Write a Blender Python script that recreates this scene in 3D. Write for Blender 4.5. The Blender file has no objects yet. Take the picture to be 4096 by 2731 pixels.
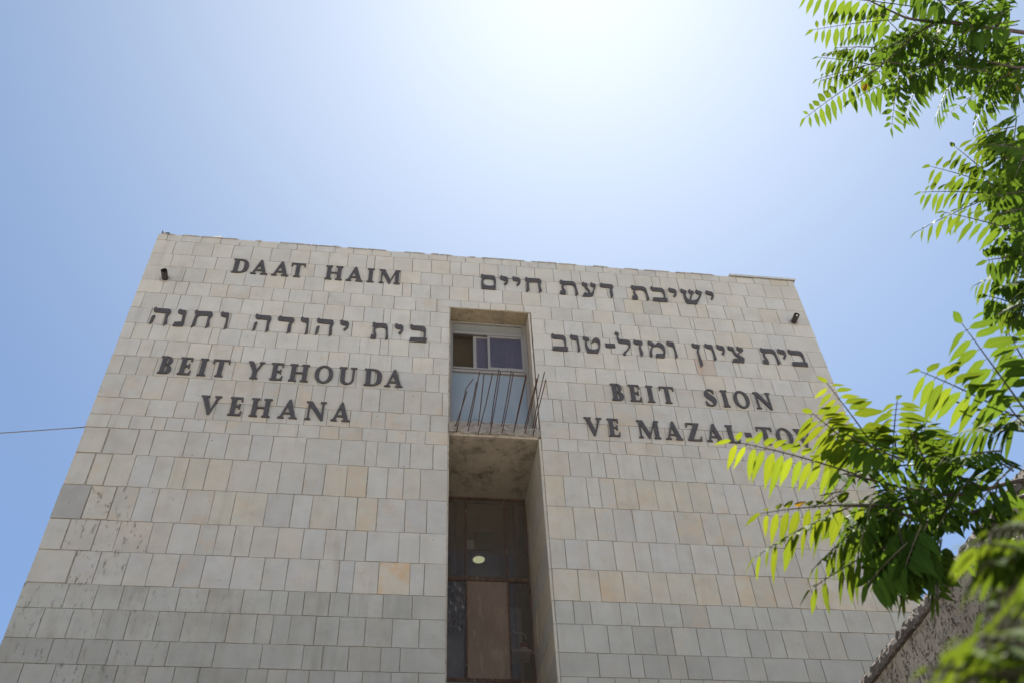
import bpy, bmesh, math, random
import numpy as np
from mathutils import Vector, Matrix
C = bpy.context.scene.collection
SC = bpy.context.scene

# ------------------------------------------------------------------ camera
EYE = 1.6                                    # height of the camera above the ground
RIGHT = Vector((0.9913, -0.1255, -0.0400)); UP = Vector((-0.0647, -0.7284, 0.6820)); FWD = Vector((0.11476, 0.67351, 0.73021))
FWD.normalize(); RIGHT = (RIGHT - FWD*RIGHT.dot(FWD)).normalized(); UP = RIGHT.cross(FWD)
cam_d = bpy.data.cameras.new('camera'); cam = bpy.data.objects.new('camera', cam_d); C.objects.link(cam)
cam.matrix_world = Matrix(((RIGHT.x, UP.x, -FWD.x, 0), (RIGHT.y, UP.y, -FWD.y, 0), (RIGHT.z, UP.z, -FWD.z, EYE), (0, 0, 0, 1)))
cam_d.sensor_width = 36; cam_d.lens = 33.394; cam_d.clip_start = .05; cam_d.clip_end = 2000
cam_d.dof.use_dof = True; cam_d.dof.focus_distance = 16.5; cam_d.dof.aperture_fstop = 5.4; cam_d.dof.aperture_blades = 7
SC.camera = cam
FPX = 3799.6                                 # focal length in pixels of the 4096 px wide photograph

# ------------------------------------------------------------------ sky, sun, exposure
SUN_EL, SUN_AZ = 69.2, 23.3                  # degrees; azimuth from +Y towards +X
SUNV = Vector((math.sin(math.radians(SUN_AZ))*math.cos(math.radians(SUN_EL)), math.cos(math.radians(SUN_AZ))*math.cos(math.radians(SUN_EL)), math.sin(math.radians(SUN_EL))))
W = bpy.data.worlds.new('World'); SC.world = W; W.use_nodes = True
nt = W.node_tree; nt.nodes.clear()
wo = nt.nodes.new('ShaderNodeOutputWorld'); bg = nt.nodes.new('ShaderNodeBackground')
sky = nt.nodes.new('ShaderNodeTexSky'); sky.sky_type = 'NISHITA'; sky.sun_disc = False
sky.sun_elevation = math.radians(SUN_EL); sky.sun_rotation = math.radians(SUN_AZ)
sky.altitude = 700; sky.air_density = 1.0; sky.dust_density = 0.35; sky.ozone_density = 3.0
bg.inputs['Strength'].default_value = 0.05
# aureole of the dusty summer air round the sun (by direction in the sky, added to the clear-air sky)
tc = nt.nodes.new('ShaderNodeTexCoord'); dot = nt.nodes.new('ShaderNodeVectorMath'); dot.operation = 'DOT_PRODUCT'; dot.inputs[1].default_value = SUNV
nt.links.new(tc.outputs['Generated'], dot.inputs[0])
def wm(op, a, b=None):
    x = nt.nodes.new('ShaderNodeMath'); x.operation = op
    for i, v in enumerate((a, b)):
        if v is None: continue
        if isinstance(v, bpy.types.NodeSocket): nt.links.new(v, x.inputs[i])
        else: x.inputs[i].default_value = v
    return x.outputs[0]
ang = wm('ARCCOSINE', wm('MINIMUM', dot.outputs['Value'], .999999))
glow = wm('EXPONENT', wm('MULTIPLY', wm('POWER', wm('DIVIDE', ang, math.radians(29)), 2.0), -1.0))
mul = nt.nodes.new('ShaderNodeVectorMath'); mul.operation = 'SCALE'; mul.inputs[0].default_value = (2.35, 2.95, 2.45); nt.links.new(glow, mul.inputs['Scale'])
glow2 = wm('EXPONENT', wm('MULTIPLY', wm('POWER', wm('DIVIDE', ang, math.radians(24)), 2.0), -1.0))
mul2 = nt.nodes.new('ShaderNodeVectorMath'); mul2.operation = 'SCALE'; mul2.inputs[0].default_value = (.75, .12, .0); nt.links.new(glow2, mul2.inputs['Scale'])
sum2 = nt.nodes.new('ShaderNodeVectorMath'); sum2.operation = 'ADD'; nt.links.new(mul.outputs[0], sum2.inputs[0]); nt.links.new(mul2.outputs[0], sum2.inputs[1])
addn = nt.nodes.new('ShaderNodeVectorMath'); addn.operation = 'ADD'; nt.links.new(sky.outputs[0], addn.inputs[0]); nt.links.new(sum2.outputs[0], addn.inputs[1])
nt.links.new(addn.outputs[0], bg.inputs['Color']); nt.links.new(bg.outputs[0], wo.inputs['Surface'])
sun_d = bpy.data.lights.new('sun', 'SUN'); sun_d.energy = 5.0; sun_d.angle = math.radians(.53); sun_d.color = (1, .95, .87)
sun = bpy.data.objects.new('sun', sun_d); C.objects.link(sun); sun.location = (0, 0, 40)
sun.rotation_euler = SUNV.to_track_quat('Z', 'Y').to_euler()
vs = SC.view_settings; vs.view_transform = 'Standard'; vs.look = 'None'; vs.gamma = 1; vs.use_curve_mapping = False
vs.exposure = 1.66
SC.render.film_transparent = False
SC.cycles.max_bounces = 8; SC.cycles.transparent_max_bounces = 12
random.seed(7); RNG = np.random.default_rng(11)

# ------------------------------------------------------------------ measured data (metres, relative to the camera's height; facade plane at y = 10)
COURSE_Z = [12.907, 12.737, 12.389, 12.072, 11.725, 11.414, 11.063, 10.712, 10.364, 10.02, 9.652, 9.202, 8.886, 8.654, 8.21, 7.692, 7.171, 6.723, 6.272, 5.955, 5.584, 5.285]
JOINTS = {
 0: [-3.944, -3.707, -3.395, -3.083, -2.775, -2.46, -2.15, -1.838, -1.526, -1.21, -0.905, -0.594, -0.279, 0.036, 0.353, 0.668, 0.983, 1.298, 1.609, 1.927, 2.238, 2.549, 2.863, 3.065, 3.375, 3.684, 3.998, 4.311, 4.524, 4.84, 5.151, 5.466, 5.776, 6.092, 6.406, 6.722],
 1: [-3.776, -3.47, -3.16, -2.848, -2.537, -2.231, -1.919, -1.604, -1.292, -0.978, -0.666, -0.536, -0.225, 0.091, 0.407, 0.72, 0.907, 1.22, 1.537, 1.85, 2.165, 2.483, 2.798, 2.954, 3.275, 3.592, 3.898, 4.211, 4.356, 4.67, 4.98, 5.291, 5.602, 5.914, 6.229, 6.544],
 2: [-3.744, -3.401, -3.055, -2.711, -2.367, -1.848, -1.491, -1.153, -0.801, -0.441, -0.1, 0.242, 0.592, 0.765, 1.115, 1.641, 1.991, 2.34, 2.687, 3.385, 3.725, 4.423, 5.123, 5.462, 5.809, 6.162, 6.512],
 3: [-3.793, -3.479, -3.166, -2.853, -2.545, -2.234, -1.919, -1.611, -1.299, -0.983, -0.672, -0.362, -0.049, 0.096, 0.408, 0.719, 1.031, 1.281, 1.592, 1.908, 2.221, 2.533, 2.842, 3.15, 3.464, 3.64, 3.953, 4.261, 4.568, 4.879, 5.068, 5.376, 5.684, 5.997, 6.309],
 4: [-3.744, -3.555, -3.363, -3.019, -2.76, -2.414, -2.066, -1.808, -1.46, -1.204, -0.857, -0.512, -0.165, 0.178, 0.52, 2.377, 2.724, 3.072, 3.411, 3.758, 4.024, 4.366, 4.711, 4.772, 5.117, 5.46, 5.801, 6.149],
 5: [-3.958, -3.636, -3.427, -3.116, -2.8, -2.487, -2.175, -1.863, -1.553, -1.243, -0.931, -0.62, -0.314, -0.205, 0.106, 0.415, 2.251, 2.561, 2.874, 3.184, 3.496, 3.803, 4.121, 4.434, 4.746, 5.056, 5.367, 5.677, 5.984, 6.259],
 6: [-3.773, -3.56, -3.258, -2.327, -2.017, -1.397, -0.774, -0.46, -0.16, -0.022, 0.286, 0.593, 2.342, 2.653, 2.968, 3.279, 3.605, 3.902, 4.212, 4.518, 4.829, 5.143, 5.449, 5.759, 6.067],
 7: [-3.933, -3.689, -3.446, -3.137, -2.828, -2.699, -2.388, -2.174, -1.861, -1.55, -1.247, -0.94, -0.631, -0.325, -0.2, 0.109, 0.415, 2.197, 2.506, 2.824, 3.133, 3.37, 3.68, 3.991, 4.305, 4.615, 4.927, 5.24, 5.337, 5.65, 5.963, 6.275, 6.591],
 8: [-3.769, -3.578, -3.392, -3.076, -2.768, -2.457, -2.309, -1.996, -1.685, -1.374, -1.066, -0.761, -0.45, -0.137, 0.173, 0.487, 2.346, 2.662, 2.975, 3.286, 3.436, 3.75, 4.062, 4.374, 4.686, 5.003, 5.167, 5.479, 5.791, 6.103, 6.418],
 9: [-3.912, -3.69, -3.458, -3.18, -2.86, -2.648, -2.374, -2.079, -1.778, -1.486, -1.168, -0.876, -0.628, -0.358, -0.021, 0.386, 0.579, 2.194, 2.517, 2.78, 3.06, 3.365, 3.63, 3.902, 4.182, 4.443, 4.832, 5.095, 5.375, 5.564, 5.901, 6.237],
 10: [-3.803, -3.52, -3.241, -2.95, -2.599, -2.294, -1.904, -1.681, -1.435, -1.222, -1.036, -0.784, -0.514, -0.261, 0.082, 0.324, 0.635, 2.255, 2.386, 2.593, 2.886, 3.15, 3.497, 3.759, 4.107, 4.327, 4.662, 4.926, 5.254, 5.601, 6.009],
 11: [-3.718, -3.376, -3.016, -2.736, -2.492, -2.115, -1.775, -1.511, -1.271, -0.966, -0.65, -0.353, -0.162, 0.197, 0.468, 2.459, 2.732, 3.039, 3.351, 3.659, 3.886, 4.159, 4.492, 4.759, 5.126, 5.375, 5.75],
 12: [-3.815, -3.541, -3.253, -3.083, -2.854, -2.573, -2.291, -1.975, -1.592, -1.333, -1.042, -0.778, -0.463, -0.125, 0.138, 0.404, 2.277, 2.561, 2.839, 3.019, 3.253, 3.557, 3.782, 4.09, 4.33, 4.622, 4.963],
 13: [-3.77, -3.383, -3.177, -2.755, -2.476, -2.22, -1.917, -1.635, -1.196, -0.733, -0.397, -0.237, 0.063, 0.211, 0.52, 2.408, 2.708, 2.914, 3.097, 3.429, 3.66, 3.905, 4.186, 4.449, 4.733, 5.031, 5.341, 5.682],
 14: [-3.829, -3.61, -3.323, -3.066, -2.838, -2.647, -2.395, -2.1, -1.737, -1.47, -1.153, -0.89, -0.605, -0.336, -0.073, 0.138, 0.361, 2.297, 2.616, 2.796, 3.0, 3.305, 3.568, 3.83, 4.052, 4.323, 4.551, 4.809, 5.098, 5.367, 5.594, 5.87],
 15: [-3.736, -3.427, -3.153, -2.911, -2.57, -2.233, -1.968, -1.569, -1.247, -1.002, -0.673, -0.435, -0.174, 0.182, 0.459, 2.388, 2.683, 2.926, 3.19, 3.46, 3.769, 4.134, 4.375, 4.633, 4.635, 4.94, 5.216],
 16: [-3.842, -3.494, -3.249, -2.869, -2.639, -2.308, -2.093, -1.883, -1.666, -1.364, -1.056, -0.782, -0.531, -0.274, 0.121, 0.384, 2.236, 2.527, 2.87, 3.129, 3.347, 3.699, 3.897, 4.204, 4.415, 4.416, 4.688, 4.999, 5.321, 5.643],
 17: [-3.647, -3.363, -3.037, -2.772, -2.459, -2.162, -1.821, -1.464, -1.188, -0.82, -0.577, -0.395, -0.099, 0.28, 0.454, 2.362, 2.629, 2.931, 3.27, 3.503, 3.841, 4.155, 4.391, 4.393, 4.607, 4.87, 5.069, 5.388, 5.56, 5.906, 6.195, 6.498],
 18: [-3.599, -3.275, -2.992, -2.713, -2.365, -2.034, -1.641, -1.319, -1.13, -0.941, -0.646, -0.417, -0.023, 0.32, 2.266, 2.477, 2.843, 3.061, 3.366, 3.603, 3.941, 4.248, 4.538, 4.73, 5.166, 5.476, 5.71, 6.035, 6.345],
 19: [-3.769, -3.46, -3.142, -2.844, -2.532, -2.243, -1.938, -1.749, -1.439, -1.255, -1.057, -0.772, -0.507, -0.207, 0.105, 0.413, 2.357, 2.651, 2.957, 3.219, 3.442, 3.754, 4.061, 4.375, 4.619, 4.825, 5.091, 5.352, 5.586, 5.899, 6.211],
 20: [-3.566, -3.249, -2.946, -2.645, -2.335, -1.838, -1.326, -0.872, -0.655, -0.368, -0.008, 0.209, 2.498, 2.861, 3.031, 3.339, 3.543, 3.832, 4.275, 4.503, 5.018, 5.224, 5.737],
 21: [-3.783, -3.453, -3.139, -2.813, -2.5, -2.216, -1.951, -1.449, -1.226, -1.018, -0.778, -0.499, -0.196, 0.124, 0.425, 2.349, 2.667, 2.954, 3.179, 3.442, 3.716, 3.964, 3.968, 4.19, 4.404],
}
HEBREW = {
 'bet': [[(0.035, 0.409), (0.012, 0.397), (0.002, 0.364), (0.005, 0.323), (0.019, 0.29), (0.045, 0.277), (0.091, 0.278), (0.178, 0.278), (0.207, 0.257), (0.219, 0.214), (0.22, 0.159), (0.213, 0.104), (0.015, 0.098), (0.0, 0.003), (0.264, 0.0), (0.275, 0.1), (0.249, 0.104), (0.254, 0.197), (0.256, 0.293), (0.246, 0.34), (0.222, 0.369), (0.18, 0.382), (0.064, 0.374), (0.045, 0.386)]],
 'yod': [[(0.036, 0.409), (0.011, 0.397), (0.0, 0.369), (0.002, 0.327), (0.016, 0.294), (0.045, 0.276), (0.086, 0.277), (0.097, 0.261), (0.092, 0.233), (0.061, 0.179), (0.08, 0.15), (0.109, 0.18), (0.132, 0.23), (0.141, 0.286), (0.139, 0.334), (0.123, 0.364), (0.1, 0.38), (0.053, 0.381), (0.041, 0.39)]],
 'tav': [[(0.048, 0.411), (0.023, 0.387), (0.016, 0.341), (0.023, 0.3), (0.039, 0.281), (0.055, 0.276), (0.038, 0.233), (0.038, 0.179), (0.051, 0.106), (0.01, 0.103), (0.0, 0.007), (0.093, 0.004), (0.104, 0.091), (0.069, 0.202), (0.078, 0.241), (0.103, 0.277), (0.199, 0.283), (0.228, 0.266), (0.24, 0.226), (0.248, 0.152), (0.243, -0.003), (0.293, 0.035), (0.279, 0.196), (0.272, 0.311), (0.259, 0.351), (0.235, 0.377), (0.202, 0.384), (0.07, 0.377), (0.055, 0.393)]],
 'he': [[(0.038, 0.418), (0.011, 0.4), (0.0, 0.358), (0.012, 0.313), (0.036, 0.29), (0.078, 0.291), (0.22, 0.285), (0.211, 0.221), (0.218, 0.131), (0.219, -0.007), (0.273, 0.056), (0.246, 0.205), (0.277, 0.294), (0.275, 0.34), (0.259, 0.374), (0.234, 0.387), (0.05, 0.387)], [(0.057, 0.228), (0.012, 0.196), (0.009, 0.11), (0.007, 0.002), (0.056, 0.06), (0.054, 0.125), (0.064, 0.211)]],
 'nun': [[(0.046, 0.408), (0.02, 0.387), (0.012, 0.35), (0.023, 0.31), (0.047, 0.287), (0.093, 0.279), (0.103, 0.207), (0.104, 0.109), (0.014, 0.097), (0.0, 0.003), (0.145, 0.005), (0.157, 0.086), (0.14, 0.17), (0.141, 0.333), (0.131, 0.373), (0.116, 0.382), (0.077, 0.381), (0.055, 0.391)]],
 'het': [[(0.034, 0.414), (0.009, 0.396), (0.0, 0.359), (0.01, 0.313), (0.033, 0.29), (0.021, 0.238), (0.017, 0.141), (0.01, -0.009), (0.068, 0.051), (0.066, 0.156), (0.066, 0.242), (0.091, 0.281), (0.231, 0.288), (0.226, 0.213), (0.231, 0.133), (0.228, -0.006), (0.286, 0.058), (0.259, 0.216), (0.29, 0.291), (0.289, 0.332), (0.27, 0.381), (0.245, 0.391), (0.051, 0.384)]],
 'vav': [[(0.035, 0.416), (0.011, 0.401), (0.0, 0.359), (0.012, 0.313), (0.037, 0.29), (0.078, 0.287), (0.104, 0.267), (0.113, 0.181), (0.109, 0.11), (0.103, -0.004), (0.154, 0.044), (0.145, 0.164), (0.141, 0.347), (0.131, 0.382), (0.113, 0.391), (0.053, 0.388), (0.042, 0.397)]],
 'dalet': [[(0.042, 0.407), (0.014, 0.378), (0.0, 0.334), (0.01, 0.296), (0.041, 0.28), (0.196, 0.276), (0.177, 0.21), (0.176, 0.11), (0.173, -0.006), (0.229, 0.049), (0.23, 0.149), (0.222, 0.232), (0.251, 0.272), (0.26, 0.329), (0.24, 0.37), (0.197, 0.378), (0.064, 0.379)]],
 'mem_final': [[(0.031, 0.416), (0.011, 0.393), (0.0, 0.349), (0.005, 0.308), (0.031, 0.282), (0.012, 0.241), (0.006, 0.165), (0.013, 0.001), (0.249, 0.002), (0.259, 0.177), (0.259, 0.294), (0.246, 0.361), (0.206, 0.387), (0.065, 0.382), (0.038, 0.396)], [(0.074, 0.277), (0.046, 0.228), (0.042, 0.169), (0.055, 0.124), (0.086, 0.099), (0.155, 0.091), (0.22, 0.111), (0.223, 0.223), (0.213, 0.272), (0.182, 0.286)]],
 'ayin': [[(0.05, 0.398), (0.025, 0.366), (0.015, 0.319), (0.033, 0.283), (0.066, 0.274), (0.071, 0.219), (0.099, 0.164), (0.126, 0.092), (0.032, 0.093), (0.0, -0.01), (0.147, -0.007), (0.194, 0.025), (0.214, 0.093), (0.224, 0.161), (0.27, 0.284), (0.273, 0.335), (0.262, 0.359), (0.218, 0.366), (0.201, 0.398), (0.181, 0.384), (0.169, 0.349), (0.172, 0.298), (0.197, 0.272), (0.229, 0.262), (0.212, 0.201), (0.187, 0.123), (0.152, 0.095), (0.152, 0.153), (0.125, 0.209), (0.104, 0.27), (0.118, 0.275), (0.127, 0.335), (0.112, 0.359), (0.069, 0.366)]],
 'shin': [[(0.043, 0.408), (0.013, 0.386), (0.0, 0.342), (0.008, 0.3), (0.034, 0.281), (0.053, 0.278), (0.036, 0.201), (0.04, 0.116), (0.059, 0.023), (0.067, -0.007), (0.238, -0.003), (0.283, 0.09), (0.354, 0.235), (0.378, 0.313), (0.38, 0.351), (0.358, 0.37), (0.316, 0.377), (0.307, 0.405), (0.284, 0.395), (0.269, 0.361), (0.268, 0.312), (0.291, 0.282), (0.322, 0.275), (0.306, 0.209), (0.274, 0.152), (0.23, 0.11), (0.192, 0.096), (0.152, 0.091), (0.207, 0.271), (0.229, 0.275), (0.244, 0.331), (0.233, 0.357), (0.192, 0.368), (0.182, 0.408), (0.153, 0.386), (0.138, 0.346), (0.144, 0.298), (0.162, 0.279), (0.177, 0.27), (0.123, 0.096), (0.098, 0.123), (0.081, 0.184), (0.086, 0.276), (0.099, 0.277), (0.111, 0.332), (0.101, 0.358), (0.054, 0.375)]],
 'tet': [[(0.031, 0.4), (0.011, 0.382), (0.0, 0.342), (0.008, 0.304), (0.037, 0.278), (0.022, 0.215), (0.026, 0.126), (0.044, -0.004), (0.214, -0.004), (0.25, 0.097), (0.273, 0.201), (0.278, 0.278), (0.259, 0.347), (0.217, 0.372), (0.179, 0.353), (0.145, 0.291), (0.126, 0.232), (0.136, 0.222), (0.16, 0.26), (0.189, 0.28), (0.223, 0.266), (0.24, 0.21), (0.236, 0.152), (0.215, 0.106), (0.168, 0.083), (0.115, 0.082), (0.081, 0.1), (0.061, 0.168), (0.057, 0.238), (0.065, 0.273), (0.095, 0.277), (0.104, 0.339), (0.089, 0.357), (0.041, 0.372)]],
 'lamed': [[(0.023, 0.564), (0.005, 0.532), (0.0, 0.492), (0.031, 0.462), (0.021, 0.383), (0.027, 0.318), (0.049, 0.282), (0.098, 0.273), (0.179, 0.275), (0.198, 0.244), (0.191, 0.199), (0.161, 0.138), (0.098, 0.069), (0.083, 0.036), (0.081, 0.005), (0.101, -0.013), (0.125, 0.002), (0.137, 0.06), (0.198, 0.148), (0.232, 0.235), (0.241, 0.3), (0.229, 0.344), (0.191, 0.367), (0.083, 0.369), (0.057, 0.38), (0.051, 0.418), (0.076, 0.5), (0.071, 0.525), (0.041, 0.542)]],
 'zayin': [[(0.03, 0.393), (0.009, 0.374), (0.0, 0.338), (0.007, 0.293), (0.041, 0.274), (0.09, 0.271), (0.072, 0.222), (0.07, 0.158), (0.077, -0.021), (0.124, 0.036), (0.124, 0.099), (0.105, 0.187), (0.108, 0.27), (0.14, 0.274), (0.15, 0.326), (0.138, 0.354), (0.09, 0.363), (0.044, 0.364)]],
 'mem': [[(0.031, 0.392), (0.009, 0.366), (0.002, 0.333), (0.014, 0.289), (0.065, 0.265), (0.03, 0.2), (0.007, 0.121), (0.0, 0.045), (0.002, -0.018), (0.038, 0.01), (0.042, 0.112), (0.06, 0.203), (0.094, 0.251), (0.146, 0.262), (0.206, 0.236), (0.231, 0.167), (0.23, 0.116), (0.214, 0.089), (0.102, 0.079), (0.081, -0.011), (0.229, -0.01), (0.266, 0.132), (0.272, 0.223), (0.257, 0.299), (0.223, 0.347), (0.172, 0.371), (0.144, 0.333), (0.105, 0.291), (0.098, 0.336), (0.078, 0.353), (0.039, 0.366)]],
 'nun_final': [[(0.034, 0.409), (0.011, 0.389), (0.0, 0.347), (0.008, 0.303), (0.033, 0.283), (0.083, 0.28), (0.063, 0.214), (0.062, 0.134), (0.06, -0.042), (0.061, -0.177), (0.109, -0.119), (0.11, -0.072), (0.098, 0.058), (0.091, 0.172), (0.1, 0.235), (0.128, 0.3), (0.136, 0.342), (0.128, 0.368), (0.101, 0.377), (0.053, 0.376), (0.037, 0.391)]],
 'tsadi': [[(0.035, 0.398), (0.012, 0.381), (0.0, 0.343), (0.009, 0.299), (0.036, 0.279), (0.07, 0.273), (0.074, 0.215), (0.093, 0.159), (0.158, 0.09), (0.049, 0.089), (0.016, -0.006), (0.206, -0.004), (0.238, 0.106), (0.156, 0.183), (0.225, 0.276), (0.247, 0.281), (0.258, 0.322), (0.25, 0.358), (0.191, 0.37), (0.179, 0.398), (0.159, 0.385), (0.148, 0.348), (0.151, 0.303), (0.172, 0.283), (0.197, 0.281), (0.134, 0.197), (0.11, 0.237), (0.103, 0.308), (0.103, 0.348), (0.086, 0.36), (0.046, 0.37)]],
}
LINES = {
 'daat_haim': [('D', -2.792, -2.534), ('A', -2.492, -2.225), ('A', -2.162, -1.891), ('T', -1.873, -1.642), ('H', -1.314, -1.034), ('A', -0.973, -0.704), ('I', -0.638, -0.524), ('M', -0.442, -0.096)],
 'beit_yehouda': [('B', -3.415, -3.237), ('E', -3.143, -2.961), ('I', -2.868, -2.751), ('T', -2.686, -2.447), ('Y', -2.192, -1.956), ('E', -1.858, -1.674), ('H', -1.593, -1.312), ('O', -1.231, -0.963), ('U', -0.884, -0.624), ('D', -0.516, -0.255), ('A', -0.216, 0.049)],
 'vehana': [('V', -2.719, -2.441), ('E', -2.319, -2.135), ('H', -2.032, -1.747), ('A', -1.646, -1.378), ('N', -1.276, -0.998), ('A', -0.919, -0.656)],
 'beit_sion': [('B', 3.173, 3.363), ('E', 3.453, 3.632), ('I', 3.725, 3.838), ('T', 3.933, 4.161), ('S', 4.632, 4.811), ('I', 4.902, 5.01), ('O', 5.093, 5.342), ('N', 5.425, 5.7)],
 've_mazal_tov': [('V', 2.696, 2.962), ('E', 3.04, 3.216), ('M', 3.483, 3.814), ('A', 3.885, 4.142), ('Z', 4.214, 4.438), ('A', 4.501, 4.761), ('L', 4.828, 5.017), ('-', 5.114, 5.206), ('T', 5.303, 5.543), ('O', 5.59, 5.846), ('V', 5.887, 6.149)],
 'heb_left': [('he', -3.757, -3.494), ('nun', -3.402, -3.266), ('het', -3.153, -2.88), ('vav', -2.768, -2.624), ('he', -2.252, -2.004), ('dalet', -1.911, -1.658), ('vav', -1.568, -1.425), ('he', -1.323, -1.06), ('yod', -0.969, -0.827), ('tav', -0.488, -0.213), ('yod', -0.128, 0.011), ('bet', 0.107, 0.381)],
 'heb_top': [('mem_final', 1.238, 1.494), ('yod', 1.564, 1.708), ('yod', 1.772, 1.914), ('het', 1.989, 2.269), ('tav', 2.562, 2.881), ('ayin', 2.946, 3.207), ('dalet', 3.274, 3.507), ('tav', 3.801, 4.105), ('bet', 4.157, 4.422), ('yod', 4.477, 4.617), ('shin', 4.686, 5.068), ('yod', 5.138, 5.274)],
 'heb_right': [('bet', 2.34, 2.592), ('vav', 2.644, 2.79), ('tet', 2.85, 3.128), ('-', 3.205, 3.361), ('lamed', 3.387, 3.627), ('zayin', 3.687, 3.814), ('mem', 3.908, 4.181), ('vav', 4.226, 4.363), ('nun_final', 4.653, 4.761), ('vav', 4.853, 5.004), ('yod', 5.052, 5.182), ('tsadi', 5.259, 5.475), ('tav', 5.772, 6.061), ('yod', 6.081, 6.215), ('bet', 6.258, 6.529)],
}
REBARS = [[[0.826, 9.99, 9.011], [0.922, 9.281, 9.011]], [[0.84, 9.99, 8.913], [0.894, 9.126, 8.913], [0.977, 8.987, 8.963]], [[0.989, 9.99, 9.014], [1.033, 9.088, 9.014]], [[1.002, 9.99, 8.916], [1.041, 8.798, 8.916]], [[1.145, 9.99, 9.016], [1.117, 8.933, 9.016]], [[1.15, 9.99, 8.9], [1.214, 8.794, 8.9]], [[1.323, 9.99, 9.048], [1.311, 8.861, 9.048]], [[1.315, 9.99, 8.912], [1.317, 8.765, 8.912]], [[1.48, 9.99, 9.041], [1.479, 8.872, 9.041]], [[1.483, 9.99, 8.924], [1.491, 8.776, 8.924]], [[1.647, 9.99, 8.926], [1.675, 8.835, 8.926]], [[1.664, 9.99, 9.018], [1.684, 8.886, 9.018]], [[1.809, 9.99, 9.028], [1.843, 8.969, 9.028]], [[1.807, 9.99, 8.929], [1.834, 8.791, 8.929]], [[1.926, 9.99, 9.028], [1.925, 8.837, 9.028]], [[1.927, 9.99, 8.919], [1.942, 8.868, 8.919]]]

# ------------------------------------------------------------------ helpers
def tag(o, label=None, cat=None, group=None, kind=None):
    for k, v in (('label', label), ('category', cat), ('group', group), ('kind', kind)):
        if v: o[k] = v
    return o
def link(name, me, mat, parent=None):
    o = bpy.data.objects.new(name, me); C.objects.link(o)
    for m in (mat if isinstance(mat, (list, tuple)) else [mat]): me.materials.append(m)
    if parent: o.parent = parent
    return o
def empty(name, label, cat, loc=(0, 0, 0), group=None):
    o = bpy.data.objects.new(name, None); C.objects.link(o); o.location = loc; o.empty_display_size = .2
    return tag(o, label, cat, group)
class MB:
    """collects shapes into one mesh"""
    def __init__(s): s.v = []; s.f = []
    def add(s, v, f):
        b = len(s.v); s.v += [tuple(p) for p in v]; s.f += [tuple(b+i for i in q) for q in f]; return s
    def box(s, x0, x1, y0, y1, z0, z1):
        v = [(x, y, z) for z in (z0, z1) for y in (y0, y1) for x in (x0, x1)]
        return s.add(v, [(0, 2, 3, 1), (4, 5, 7, 6), (0, 1, 5, 4), (2, 6, 7, 3), (0, 4, 6, 2), (1, 3, 7, 5)])
    def tube(s, pts, rad, n=8, cap=True):
        pts = [Vector(p) for p in pts]; rad = rad if isinstance(rad, (list, tuple)) else [rad]*len(pts)
        v = []; f = []; ref = None
        for i, p in enumerate(pts):
            t = (pts[min(i+1, len(pts)-1)] - pts[max(i-1, 0)]).normalized()
            if ref is None: ref = t.orthogonal().normalized()
            ref = (ref - t*ref.dot(t)).normalized(); b = t.cross(ref)
            for k in range(n):
                a = 2*math.pi*k/n; v.append(p + (ref*math.cos(a) + b*math.sin(a))*rad[i])
        for i in range(len(pts)-1):
            for k in range(n): f.append((i*n+k, i*n+(k+1) % n, (i+1)*n+(k+1) % n, (i+1)*n+k))
        if cap: f.append(tuple(range(n-1, -1, -1))); f.append(tuple(range((len(pts)-1)*n, len(pts)*n)))
        return s.add(v, f)
    def build(s, name, mat, parent=None, smooth=False, bevel=0):
        me = bpy.data.meshes.new(name); me.from_pydata(s.v, [], s.f); me.update()
        if smooth: me.polygons.foreach_set('use_smooth', [True]*len(me.polygons))
        o = link(name, me, mat, parent)
        if bevel:
            m = o.modifiers.new('bevel', 'BEVEL'); m.width = bevel; m.segments = 2; m.limit_method = 'ANGLE'
        return o
def at(x, y, dist):
    """point seen at photograph pixel (x, y), dist metres from the camera"""
    d = RIGHT*(x-2048) + UP*(1365.5-y) + FWD*FPX
    return d.normalized()*dist + Vector((0, 0, EYE))

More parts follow.
